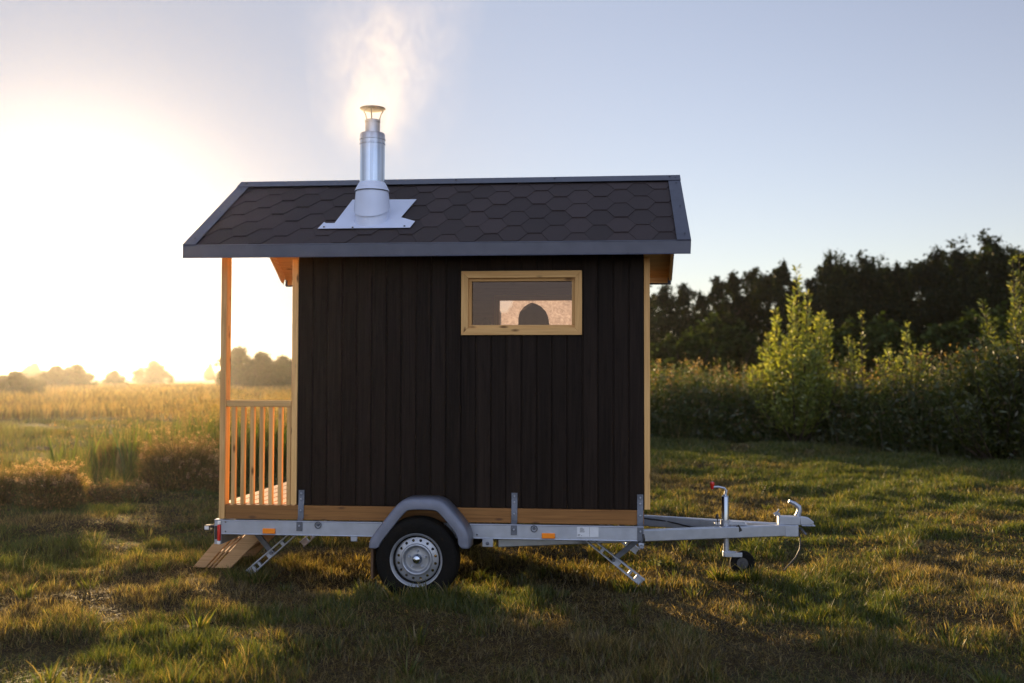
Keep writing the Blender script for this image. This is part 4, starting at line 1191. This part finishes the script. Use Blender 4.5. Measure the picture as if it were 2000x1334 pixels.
p1 = field(140_000, 12, 34, 0.62, lambda x, y, f: (x < 4) & (y > lawn_edge(x)) & (y < strip_edge(x)),
           lambda x, y, f: np.clip(0.10 + 0.5 * (fbm(x * 0.9, y * 0.9, 3) - 0.4) + 0.25 * np.clip((x + 9) / 4, 0, 1), 0.08, 0.7) * (0.6 + 0.6 * rng.random(len(x))), 0.007,
           [YGREEN, GREEN, STRAW, BROWN], [0.5, 0.25, 0.17, 0.08])
def tallh(x, y, f): return (0.36 + 0.40 * fbm(x * 0.35, y * 0.35, 3)) * (0.7 + 0.4 * rng.random(len(x)))
p2 = field(275_000, 16, 150, 0.62, lambda x, y, f: (x < 0.02 * y + 4) & (y > strip_edge(x)) & (fbm(x * 0.4, y * 0.22, 3) > 0.38), tallh, 0.011,
           [STRAW, (0.26, 0.17, 0.07), OLIVE, BROWN], [0.34, 0.28, 0.2, 0.18], power=1.3)
V, T, C = merge([p1, p2])
tag(np_mesh('meadow_grass', V, T, M['grass'], C), 'golden back-lit meadow of tall seeding grass to the left', 'meadow', kind='stuff')
# broad green reed and iris leaves behind the porch
def reeds():
    parts = []
    n = 9000
    x = -8.5 + 10.5 * rng.random(n); y = lawn_edge(x) + 0.5 + 6.5 * rng.random(n) ** 1.2
    k = (fbm(x * 0.7 + 8, y * 0.7, 3) > 0.44 - 0.10 * np.clip((x + 6) / 3, 0, 1)) & (x > -6.2 - 0.25 * (y - 8))
    k &= (y > 7.4)
    x, y = x[k], y[k]; n = len(x)
    h = (0.56 + 0.46 * rng.random(n)) * np.clip((x + 9) / 4, 0.55, 1)
    parts.append(blades_np(x, y, ground_h(x, y) - 0.02, h, 0.020 + 0.016 * rng.random(n), rng.random(n) * 2 * np.pi, 0.08 + 0.45 * rng.random(n) ** 2,
                           mixcol(n, [(0.10, 0.145, 0.022), YGREEN, (0.05, 0.085, 0.018), STRAW], [0.4, 0.3, 0.2, 0.1]), segs=3))
    # seed heads
    m_ = rng.random(n) < 0.35
    P = np.stack([x[m_], y[m_], ground_h(x[m_], y[m_]) + h[m_] * 1.02], 1)
    P = np.repeat(P, 5, axis=0) + rng.normal(size=(len(P) * 5, 3)) * np.array([0.02, 0.02, 0.06])
    parts.append(leaves_np(P, 0.05, 0.22, mixcol(len(P), [STRAW, (0.30, 0.19, 0.10)], [0.6, 0.4]), up=0.8))
    return merge(parts)
V, T, C = reeds()
tag(np_mesh('reeds', V, T, M['grass'], C), 'broad-leaved green reeds standing behind the porch railing', 'reeds', kind='stuff')

# ------------------------------------------------------------------ tall weeds along the right edge of the lawn
def weeds():
    n = 15000
    x = 2.6 + 15.4 * rng.random(n); d = 8.0 * rng.random(n) ** 1.6
    y = lawn_edge(x) + 0.15 + d
    nse = fbm(x * 0.8 + 21, y * 0.8 + 2, 3)
    h = (0.85 + 1.45 * nse + 0.25 * np.clip((x - 6) / 4, 0, 1.2)) * (0.55 + 0.5 * rng.random(n)) * np.clip(0.45 + d / 0.9, 0, 1)
    z = ground_h(x, y) - 0.02
    lean = 0.04 + 0.22 * rng.random(n); az = rng.random(n) * 2 * np.pi
    parts = [blades_np(x, y, z, h, 0.012 + 0.010 * rng.random(n), az, lean, mixcol(n, [(0.07, 0.085, 0.022), BROWN, (0.05, 0.065, 0.018)], [0.5, 0.2, 0.3]), segs=2)]
    # leaves up the stems
    m_ = 11
    t = (0.12 + 0.83 * rng.random((n, m_)))
    hor = lean[:, None] * h[:, None] * (0.35 * t + 0.65 * t * t)
    P = np.stack([x[:, None] + np.cos(az)[:, None] * hor, y[:, None] + np.sin(az)[:, None] * hor, z[:, None] + h[:, None] * t * 0.98], 2).reshape(-1, 3)
    top = np.repeat(np.ones(n), m_)
    c = mixcol(len(P), [(0.038, 0.064, 0.011), (0.064, 0.086, 0.016), (0.026, 0.047, 0.008), (0.10, 0.085, 0.025)], [0.36, 0.32, 0.26, 0.06])
    ang = rng.random(len(P)) * 2 * np.pi
    dr = np.stack([np.cos(ang), np.sin(ang), 0.35 + 0.5 * rng.random(len(P))], 1)
    parts.append(leaves_np(P, 0.07 + 0.10 * rng.random(len(P)), 0.14, c, dirs=dr))
    # brown panicles on part of the tops
    k = rng.random(n) < 0.16
    q = 8
    P = np.stack([x[k] + np.cos(az[k]) * lean[k] * h[k], y[k] + np.sin(az[k]) * lean[k] * h[k], z[k] + h[k] * 0.97], 1)
    P = np.repeat(P, q, axis=0) + rng.normal(size=(len(P) * q, 3)) * np.array([0.022, 0.022, 0.085])
    parts.append(leaves_np(P, 0.045 + 0.04 * rng.random(len(P)), 0.25, mixcol(len(P), [(0.13, 0.095, 0.045), (0.19, 0.145, 0.065), (0.08, 0.056, 0.03)], [0.4, 0.3, 0.3]), up=0.7))
    return merge(parts)
V, T, C = weeds()
tag(np_mesh('tall_weeds', V, T, M['leaf'], C), 'shoulder-high band of leafy weeds with brown seed heads behind the lawn', 'weeds', kind='stuff')

# ------------------------------------------------------------------ shrubs, bushes and trees
def trunk_mesh(mb, H, r, lean=(0, 0), limbs=6, z_first=0.25, spread=0.3):
    pts = [(lean[0] * t * H, lean[1] * t * H, t * H * 0.85) for t in np.linspace(0, 1, 7)]
    mb.tube(pts, [r * (1 - 0.85 * t) for t in np.linspace(0, 1, 7)], 8)
    for k in range(limbs):
        t = z_first + (0.75 - z_first) * k / max(1, limbs - 1)
        a = random.random() * 6.28
        p = Vector((lean[0] * t * H, lean[1] * t * H, t * H * 0.85))
        q = p + Vector((math.cos(a), math.sin(a), 0.9)) * spread * H * (1.1 - t) * 0.6
        mb.tube([p, p.lerp(q, 0.5) + Vector((0, 0, -0.02 * H)), q], [r * (0.55 - 0.4 * t), r * 0.25, r * 0.06], 6)

def copy_tree(root, loc, rz, sc, label, name=None):
    r_ = root.copy(); col.objects.link(r_)
    r_.location = loc; r_.rotation_euler = (0, 0, rz); r_.scale = sc
    r_['label'] = label
    for ch in root.children:
        c = ch.copy(); col.objects.link(c); c.parent = r_
    return r_

def lobed_crown(H, Wd, nl, leaves, lsize, base=0.18, pointy=0.5, pal=None, wts=None, asp=0.38):
    """leaf clumps on overlapping lobes, with small sprays breaking the outline"""
    P = []
    env_at = lambda t: Wd / 2 * (math.sin(math.pi * min(1, 0.24 + 0.76 * t)) ** 0.75 * (1 - 0.55 * pointy * t) + 0.05)
    big = nl; small = nl * 4
    wb = int(leaves * 0.62 / big); ws = int(leaves * 0.38 / small)
    for k in range(big + small):
        main = k < big
        t = (k + 0.5) / big if main else random.random() ** 0.75
        z = H * (base + (0.93 - base) * t)
        env = env_at(t)
        a = random.random() * 6.28
        rr = env * (math.sqrt(random.random()) * 0.62 if main else random.uniform(0.75, 1.12))
        if not main and t > 0.8: z += random.uniform(0, 0.07) * H
        c = np.array([rr * math.cos(a), rr * math.sin(a), z])
        q0 = (env * random.uniform(0.34, 0.58) + 0.02 * H) if main else Wd * random.uniform(0.045, 0.10)
        R_ = np.array([q0, q0, q0 * (random.uniform(0.8, 1.4) if main else random.uniform(1.0, 2.2))])
        per = wb if main else ws
        d = rng.normal(size=(per, 3)); d /= np.linalg.norm(d, axis=1, keepdims=True)
        P.append(c + d * R_ * (0.5 + 0.55 * rng.random((per, 1)) ** 0.6 if main else rng.random((per, 1)) ** 0.5))
    P = np.concatenate(P); P = P[P[:, 2] > 0.02 * H]
    n = len(P)
    cen = P[rng.integers(0, n, max(30, n // 22))]
    i = rng.integers(0, len(cen), n)
    P = np.where((rng.random(n) < 0.55)[:, None], cen[i] + rng.normal(size=(n, 3)) * Wd * 0.026, P)
    c = mixcol(n, pal, wts, 0.25)
    return leaves_np(P, lsize * (0.6 + 0.8 * rng.random(n)), asp, c)

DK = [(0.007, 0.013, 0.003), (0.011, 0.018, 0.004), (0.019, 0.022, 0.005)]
protos = []
def proto_tree(H, Wd, nl, leaves, lsize, base, pointy, pal, wts, matn='forest_leaf', r=0.14, name='tree'):
    root = thing(name, (0, 0, 0), 'x', 'tree', 'trees of the dark wood behind the weeds')
    mb = MB(); trunk_mesh(mb, H, r); mb.build('trunk', M['bark'], root)
    V, T, C = lobed_crown(H, Wd, nl, leaves, lsize, base, pointy, pal, wts)
    np_mesh('crown', V, T, M[matn], C, root)
    return root
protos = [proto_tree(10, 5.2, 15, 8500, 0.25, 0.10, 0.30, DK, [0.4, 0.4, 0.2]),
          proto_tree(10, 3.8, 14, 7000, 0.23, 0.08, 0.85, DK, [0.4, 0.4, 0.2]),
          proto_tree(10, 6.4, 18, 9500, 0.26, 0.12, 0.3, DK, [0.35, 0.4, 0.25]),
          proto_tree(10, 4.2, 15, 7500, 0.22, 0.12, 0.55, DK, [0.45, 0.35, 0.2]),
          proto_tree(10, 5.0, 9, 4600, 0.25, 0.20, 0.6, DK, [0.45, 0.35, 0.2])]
used = set()
def px_to_ground(px, dist):
    """where a bearing meets a distance from the spot the photo was taken, in metres"""
    a = math.atan((px - 1000) / 2020.6) - YAW
    return CAMX + dist * math.sin(a) / math.cos(a + YAW), CAMY + dist * math.cos(a) / math.cos(a + YAW)
SHAPE = ['rounded', 'pointed', 'broad', 'narrow', 'thin open']
# bearing, top as seen, distance, form, width factor
wood = [(1255, 560, 84, 0, 1.1), (1300, 558, 78, 0, 1.0), (1338, 552, 86, 3, 1.0), (1372, 562, 80, 1, 1.0), (1405, 538, 88, 3, 1.0), (1437, 522, 84, 1, 1.1), (1470, 520, 90, 3, 1.0),
        (1502, 520, 85, 4, 1.0), (1527, 500, 82, 1, 0.9), (1553, 548, 88, 0, 0.9), (1590, 540, 84, 3, 1.1), (1622, 498, 80, 0, 0.8), (1655, 503, 86, 2, 0.9), (1690, 500, 78, 0, 1.0),
        (1728, 512, 84, 2, 0.9), (1758, 503, 80, 1, 1.0), (1796, 495, 88, 4, 1.0), (1830, 490, 80, 0, 1.0), (1868, 478, 84, 2, 1.0), (1905, 486, 90, 3, 1.0), (1932, 460, 78, 0, 0.95),
        (1965, 488, 86, 2, 0.9), (1998, 476, 80, 4, 1.0), (2040, 470, 84, 2, 1.0), (2085, 490, 80, 0, 1.0), (1640, 560, 74, 2, 0.9), (1745, 570, 73, 0, 1.2), (1850, 560, 72, 2, 1.0), (1945, 560, 72, 0, 1.2),
        (2020, 570, 73, 2, 1.0), (1220, 575, 86, 2, 1.0), (1180, 590, 88, 0, 1.0), (1140, 655, 86, 0, 1.1), (1095, 690, 88, 2, 1.0)]
ordn = ['first', 'second', 'third', 'fourth', 'fifth', 'sixth', 'seventh', 'eighth', 'ninth', 'tenth', 'eleventh', 'twelfth', 'thirteenth', 'fourteenth', 'fifteenth', 'sixteenth', 'seventeenth',
        'eighteenth', 'nineteenth', 'twentieth', 'twenty-first', 'twenty-second', 'twenty-third', 'twenty-fourth', 'twenty-fifth', 'twenty-sixth', 'twenty-seventh', 'twenty-eighth',
        'twenty-ninth', 'thirtieth', 'thirty-first', 'thirty-second', 'thirty-third', 'thirty-fourth', 'thirty-fifth', 'thirty-sixth']
wood.sort()
for k, (px, top, dist, form, wf) in enumerate(wood):
    H = 1.48 + (735 - top) / 2020.6 * dist
    x, y = px_to_ground(px, dist)
    s = H / 10.0
    lab = 'dark %s-topped tree, %s from the cabin in the wood behind the weeds' % (SHAPE[form], ordn[k])
    rz = random.random() * 6.28
    if form not in used:
        used.add(form); o = protos[form]; o.location = (x, y, -0.05); o.rotation_euler = (0, 0, rz); o.scale = (s * wf, s * wf, s); o['label'] = lab
    else:
        copy_tree(protos[form], (x, y, -0.05), rz, (s * wf, s * wf, s), lab)

# rounded bushes at the foot of the wood
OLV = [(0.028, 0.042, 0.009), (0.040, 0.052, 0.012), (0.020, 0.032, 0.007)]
def bush_proto(H, Wd, nl, leaves, ls, pal, wts, matn, label, group, name='bush', base=0.05, pointy=0.45, stems=8):
    root = thing(name, (0, 0, 0), label, 'bush', group)
    mb = MB()
    for k in range(stems):
        a = random.random() * 6.28; r0 = random.random() * Wd * 0.1; r1 = Wd * (0.12 + 0.25 * random.random())
        mb.tube([(r0 * math.cos(a), r0 * math.sin(a), 0), (r1 * 0.6 * math.cos(a), r1 * 0.6 * math.sin(a), H * 0.45), (r1 * math.cos(a + 0.3), r1 * math.sin(a + 0.3), H * 0.8)], [0.012 * H, 0.008 * H, 0.003 * H], 6)
    mb.build('stems', M['bark'], root)
    V, T, C = lobed_crown(H, Wd, nl, leaves, ls, base, pointy, pal, wts)
    np_mesh('foliage', V, T, M[matn], C, root)
    return root
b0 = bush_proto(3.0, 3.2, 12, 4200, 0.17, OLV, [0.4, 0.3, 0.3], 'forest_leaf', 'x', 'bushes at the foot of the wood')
edge = [(1300, 662, 62, 1.0), (1352, 655, 60, 1.2), (1405, 625, 64, 1.1), (1450, 640, 62, 1.0), (1650, 635, 58, 1.3), (1720, 628, 60, 1.3), (1880, 620, 58, 1.4), (1960, 610, 60, 1.4)]
for k, (px, top, dist, wf) in enumerate(edge):
    H = 1.48 + (735 - top) / 2020.6 * dist
    x, y = px_to_ground(px, dist)
    lab = 'dusky rounded bush, %s from the cabin along the foot of the wood' % ordn[k]
    s = H / 3.0
    if k == 0: b0.location = (x, y, -0.03); b0.scale = (s * wf, s * wf, s); b0['label'] = lab
    else: copy_tree(b0, (x, y, -0.03), random.random() * 6.28, (s * wf, s * wf, s), lab)

# hazy bushes and trees far out on the left
f0 = bush_proto(4.0, 5.6, 12, 11000, 0.24, [(0.045, 0.055, 0.018), (0.06, 0.06, 0.022)], [0.6, 0.4], 'forest_leaf', 'x', 'bushes far out in the meadow')
far = [(35, 731, 75, 1.5, 'low broad bush in the sunlit haze at the left edge of the meadow'), (68, 714, 230, 1.1, 'pale hazy tree standing behind the low bushes near the sun'),
       (108, 720, 112, 1.25, 'left half of the wide hazy bush pair right under the sun'), (150, 717, 115, 1.3, 'right half of the wide hazy bush pair right under the sun'),
       (225, 727, 140, 1.1, 'small lone hazy bush with pointed top between two larger ones'), (298, 710, 190, 1.25, 'large dome-shaped hazy bush left of the porch post'),
       (410, 714, 320, 0.5, 'tiny narrow hazy tree on the horizon just left of the porch post'), (465, 687, 118, 0.9, 'tall bush with peaked top just right of the porch post'),
       (515, 696, 112, 1.0, 'wide rounded bush seen through the porch above the railing'), (553, 702, 122, 1.0, 'rounded bush beside the cabin corner seen through the porch'),
       (600, 700, 125, 1.0, 'rounded bush hidden mostly behind the cabin wall'), (5, 735, 170, 0.8, 'small hazy bush cut by the left picture edge')]
for k, (px, top, dist, wf, lab) in enumerate(far):
    H = 1.48 + (735 - top) / 2020.6 * dist
    x, y = px_to_ground(px, dist)
    s = H / 4.0
    if k == 0: f0.location = (x, y, -0.03); f0.scale = (s * wf, s * wf, s); f0['label'] = lab
    else: copy_tree(f0, (x, y, -0.03), random.random() * 6.28, (s * wf, s * wf, s), lab)

# willow and saplings in the weeds: upright shoots clothed with narrow leaves
WIL = [(0.15, 0.19, 0.035), (0.20, 0.23, 0.05), (0.10, 0.14, 0.028), (0.24, 0.25, 0.08)]
def willow(name, x, y, H, Wd, shoots, per, label, pal=WIL, lsize=0.105, cat='shrub', low=0.12):
    root = thing(name, (0, 0, 0), label, cat)
    mb = MB(); P, D = [], []
    for k in range(shoots):
        a = random.random() * 6.28; u = math.sqrt(random.random())
        r1 = Wd / 2 * u
        h = H * (1.02 - 0.50 * u ** 1.3) * random.uniform(0.58, 1.03)
        if k == 0: r1, h = 0.06, H
        b = Vector((0.12 * math.cos(a) * u, 0.12 * math.sin(a) * u, 0))
        m1 = Vector((r1 * 0.75 * math.cos(a), r1 * 0.75 * math.sin(a), h * 0.45))
        tp = Vector((r1 * math.cos(a) * 1.05, r1 * math.sin(a) * 1.05, h))
        pts = [b, b.lerp(m1, 0.5) + Vector((0, 0, -0.03)), m1, m1.lerp(tp, 0.5), tp]
        mb.tube(pts, [0.020, 0.016, 0.011, 0.007, 0.003], 6)
        for q in range(per):
            t = low + (1 - low) * random.random() ** 0.85
            if t < 0.5: c = b.lerp(m1, t * 2)
            else: c = m1.lerp(tp, t * 2 - 1)
            side = random.random() * 6.28; ln = random.random() * 0.20 * (1.08 - t) + 0.01
            o_ = Vector((math.cos(side), math.sin(side), 0.75))
            P.append(c + o_ * ln); D.append(o_)
    mb.build('stems', M['bark'], root)
    P, D = np.array(P), np.array(D)
    c = mixcol(len(P), pal, [0.35, 0.25, 0.3, 0.1], 0.22)
    V, T, C = leaves_np(P, lsize * (0.6 + 0.8 * rng.random(len(P))), 0.17, c, dirs=D)
    np_mesh('foliage', V, T, M['leaf'], C, root)
    root.location = (x, y, float(ground_h(x, y)) - 0.02)
    return root
willow('willow_bush', 6.25, 16.3, 3.95, 2.1, 58, 230, 'tall sunlit yellow-green willow bush standing in the weeds right of the cabin')
willow('willow_sapling', 7.55, 15.9, 3.0, 1.2, 18, 150, 'thin willow sapling with one tall shoot right of the bright willow bush', lsize=0.08)
willow('willow_sapling', 8.35, 15.5, 2.75, 1.9, 34, 170, 'broad feathery willow sapling in front of the wood, left of the big right shrub', lsize=0.08)
willow('willow_sapling', 7.0, 16.6, 2.45, 0.8, 9, 100, 'short grey-green sapling close beside the bright willow bush', lsize=0.08)
DKW = [(0.055, 0.078, 0.015), (0.085, 0.105, 0.020), (0.034, 0.052, 0.011), (0.13, 0.14, 0.03)]
willow('leafy_shrub', 9.85, 12.6, 3.85, 2.9, 120, 240, 'large dark leafy shrub with lit tip at the right edge of the lawn', pal=DKW, lsize=0.095, low=0.02)
willow('leafy_shrub', 9.10, 12.3, 2.1, 1.9, 60, 170, 'lower dark shrub in front of the large shrub on the right', pal=DKW, lsize=0.09, low=0.02)
willow('leafy_shrub', 11.2, 11.6, 3.0, 2.4, 40, 150, 'leafy shrub beyond the right edge behind the lawn', pal=DKW, lsize=0.1, low=0.02)

# weed clumps with fluffy seed heads at the left edge of the lawn
def clump(x, y, H, Wd, n, heads, label, lush=0.2, droop=0.5, name='weed_clump'):
    root = thing(name, (x, y, float(ground_h(x, y)) - 0.01), label, 'weeds', 'weed clumps at the left edge of the lawn')
    n = int(n * 1.7)
    a = rng.random(n) * 2 * np.pi; q = np.sqrt(rng.random(n)) * Wd * 0.42
    bx_, by_ = np.cos(a) * q, np.sin(a) * q
    h = H * (1.05 - 0.80 * (q / (Wd * 0.42)) ** 2) * (0.62 + 0.42 * rng.random(n))
    lean = 0.12 + droop * rng.random(n)
    pal = [(0.14, 0.092, 0.042), (0.25, 0.165, 0.072), (0.085, 0.088, 0.026), (0.080, 0.050, 0.026)]
    wts = [0.3, 0.22 - 0.1 * lush, 0.25 + lush, 0.23 - 0.1 * lush]
    az = a + 0.7 * rng.normal(size=n)
    V, T, C = blades_np(bx_, by_, np.zeros(n), h, 0.004 + 0.004 * rng.random(n), az, lean, mixcol(n, pal, wts, 0.25), segs=3)
    m_ = 3
    t = 0.2 + 0.7 * rng.random((n, m_)); hor = lean[:, None] * h[:, None] * (0.35 * t + 0.65 * t * t)
    P = np.stack([bx_[:, None] + np.cos(az)[:, None] * hor, by_[:, None] + np.sin(az)[:, None] * hor, h[:, None] * t * 0.93], 2).reshape(-1, 3)
    Vb, Tb, Cb = leaves_np(P, 0.022 + 0.026 * rng.random(len(P)), 0.20, mixcol(len(P), pal, wts, 0.25))
    bits = [(V, T, C), (Vb, Tb, Cb)]
    if heads:
        i = np.nonzero(h > 0.52 * H)[0]
        i = rng.choice(i, min(heads, len(i)), replace=False); heads = len(i)
        P0 = np.stack([bx_[i] + np.cos(az[i]) * lean[i] * h[i], by_[i] + np.sin(az[i]) * lean[i] * h[i], h[i] * 0.92], 1)
        P = np.repeat(P0, 26, axis=0) + rng.normal(size=(heads * 26, 3)) * 0.013
        bits.append(leaves_np(P, 0.014, 0.3, mixcol(len(P), [(0.36, 0.23, 0.17), (0.26, 0.15, 0.105), (0.46, 0.35, 0.28)], [0.4, 0.35, 0.25])))
    V, T, C = merge(bits)
    np_mesh('foliage', V, T, M['grass'], C, root)
clump(-3.42, 6.0, 0.92, 1.05, 2600, 170, 'large brown weed clump with fluffy seed heads left of the porch')
clump(-3.02, 5.85, 0.50, 0.6, 900, 40, 'smaller weed clump leaning at the right foot of the largest clump')
clump(-4.02, 3.95, 0.54, 0.80, 2200, 130, 'brown weed clump with pale seed heads at the lower left lawn edge')
clump(-4.74, 4.15, 0.56, 0.7, 1500, 40, 'greenish weed clump cut by the left picture edge', lush=0.5)
clump(-3.75, 4.9, 0.22, 1.0, 1300, 14, 'low arching dry grass hump between the two seedy weed clumps', droop=1.0)
clump(-5.4, 8.6, 0.62, 1.2, 1900, 0, 'dark rounded weed clump behind the low hump, without seed heads', lush=0.4)
clump(-4.6, 8.2, 0.50, 0.9, 1300, 10, 'grassy clump behind the largest seedy weed clump', lush=0.6)
clump(-5.9, 5.6, 0.36, 1.0, 1000, 12, 'low clump behind the weeds near the left picture edge', lush=0.5)

# a lone yellow flower by the front leg
fl_ = thing('wild_flower', (2.50, 0.30, float(ground_h(2.5, 0.3))), 'small pale yellow flower on a thin stem beside the front steady leg', 'flower')
mb = MB(); mb.tube([(2.50, 0.30, 0), (2.505, 0.30, 0.12), (2.50, 0.29, 0.20)], 0.003, 6); mb.build('stem', M['mudflap'], fl_)
P = np.array([[0, -0.01, 0.20]]).repeat(14, 0) + rng.normal(size=(14, 3)) * 0.006
V, T, C = leaves_np(P, 0.028, 0.35, mixcol(14, [(0.75, 0.62, 0.18)], [1.0], 0.1), up=0.3); np_mesh('petals', V, T, M['grass'], C, fl_)

# ------------------------------------------------------------------ chimney smoke
sm = bpy.data.materials.new('wood_smoke'); sm.use_nodes = True
t = sm.node_tree; t.nodes.clear()
tc = N(t, 'ShaderNodeTexCoord')                       # object space = metres from the top of the flue
sx = N(t, 'ShaderNodeSeparateXYZ'); t.links.new(tc.outputs['Object'], sx.inputs[0])
def Mth(op, a, b=None, c=None, clamp=False):
    n = N(t, 'ShaderNodeMath', operation=op); n.use_clamp = clamp
    for i, v in enumerate((a, b, c)):
        if v is None: continue
        if isinstance(v, (int, float)): n.inputs[i].default_value = v
        else: t.links.new(v, n.inputs[i])
    return n.outputs[0]
ns = N(t, 'ShaderNodeTexNoise'); ns.inputs['Scale'].default_value = 2.2; ns.inputs['Detail'].default_value = 4; ns.inputs['Distortion'].default_value = 0.8
mp = N(t, 'ShaderNodeMapping'); mp.inputs['Scale'].default_value = (1.5, 1.5, 0.9); mp.inputs['Location'].default_value = (0.7, 0, 0.3)
t.links.new(tc.outputs['Object'], mp.inputs[0]); t.links.new(mp.outputs[0], ns.inputs['Vector'])
zz = sx.outputs['Z']
zc = Mth('MAXIMUM', zz, 0.0)
wob = Mth('SUBTRACT', ns.outputs['Fac'], 0.5)
axx = Mth('MULTIPLY_ADD', zc, 0.20, Mth('MULTIPLY', wob, Mth('MULTIPLY', zc, 0.55)))     # the plume drifts to the right as it rises
dx = Mth('SUBTRACT', sx.outputs['X'], axx)
dy = sx.outputs['Y']
r2 = Mth('ADD', Mth('MULTIPLY', dx, dx), Mth('MULTIPLY', dy, dy))
wd = Mth('MULTIPLY_ADD', zc, 0.46, 0.15)
g = Mth('EXPONENT', Mth('MULTIPLY', Mth('DIVIDE', r2, Mth('MULTIPLY', wd, wd)), -1.0))
fade = Mth('MULTIPLY', Mth('MULTIPLY_ADD', zz, 5.0, 1.3, True), Mth('MULTIPLY_ADD', zz, -0.95, 1.0, True))
puff = N(t, 'ShaderNodeMapRange'); puff.inputs[1].default_value = 0.42; puff.inputs[2].default_value = 0.70; puff.inputs[3].default_value = 0.0; puff.inputs[4].default_value = 1.0
n2 = N(t, 'ShaderNodeTexNoise'); n2.inputs['Scale'].default_value = 4.0; n2.inputs['Detail'].default_value = 6; n2.inputs['Distortion'].default_value = 1.6
t.links.new(mp.outputs[0], n2.inputs['Vector']); t.links.new(n2.outputs['Fac'], puff.inputs[0])
# thin veil that spreads round the stack
wv = Mth('EXPONENT', Mth('MULTIPLY', Mth('ADD', Mth('MULTIPLY', r2, 5.0), Mth('MULTIPLY', Mth('POWER', Mth('SUBTRACT', zz, 0.12), 2.0), 6.0)), -1.0))
# denser where it leaves the flue under the cap
wn = Mth('EXPONENT', Mth('MULTIPLY', Mth('ADD', Mth('MULTIPLY', r2, 45.0), Mth('MULTIPLY', Mth('POWER', Mth('ADD', zz, 0.02), 2.0), 28.0)), -1.0))
den = Mth('ADD', Mth('MULTIPLY', Mth('MULTIPLY', g, fade), Mth('MULTIPLY', puff.outputs[0], 0.85)), Mth('ADD', Mth('MULTIPLY', Mth('MULTIPLY', wv, puff.outputs[0]), 0.34), Mth('MULTIPLY', wn, 1.3)))
pv = N(t, 'ShaderNodeVolumePrincipled')
pv.inputs['Color'].default_value = (0.97, 0.93, 0.86, 1); pv.inputs['Anisotropy'].default_value = 0.45
t.links.new(den, pv.inputs['Density'])
o = N(t, 'ShaderNodeOutputMaterial'); t.links.new(pv.outputs[0], o.inputs['Volume'])
mb = MB(); mb.lathe([(0.0005, -0.42), (0.30, -0.42), (0.55, -0.1), (0.62, 0.3), (0.75, 0.9), (0.8, 1.35), (0.0005, 1.36)], (0.12, 0, 0), 'z', 24, smooth=False)
so = mb.build('smoke', sm)
so.location = (CX, CY, 3.40)
tag(so, 'thin pale wood smoke rising from the chimney cap, lit by the sun', 'smoke', kind='stuff')

# ------------------------------------------------------------------ evening haze
hz = bpy.data.materials.new('haze_air'); hz.use_nodes = True
t = hz.node_tree; t.nodes.clear()
pv = N(t, 'ShaderNodeVolumePrincipled')
pv.inputs['Color'].default_value = (0.95, 0.90, 0.84, 1); pv.inputs['Density'].default_value = 0.00015; pv.inputs['Anisotropy'].default_value = 0.86
o = N(t, 'ShaderNodeOutputMaterial'); t.links.new(pv.outputs[0], o.inputs['Volume'])
mb = MB().box(-1700, 1700, -60, 1700, -1.5, 15.5)
tag(mb.build('haze', hz), 'warm evening haze over the meadow', 'haze', kind='stuff')
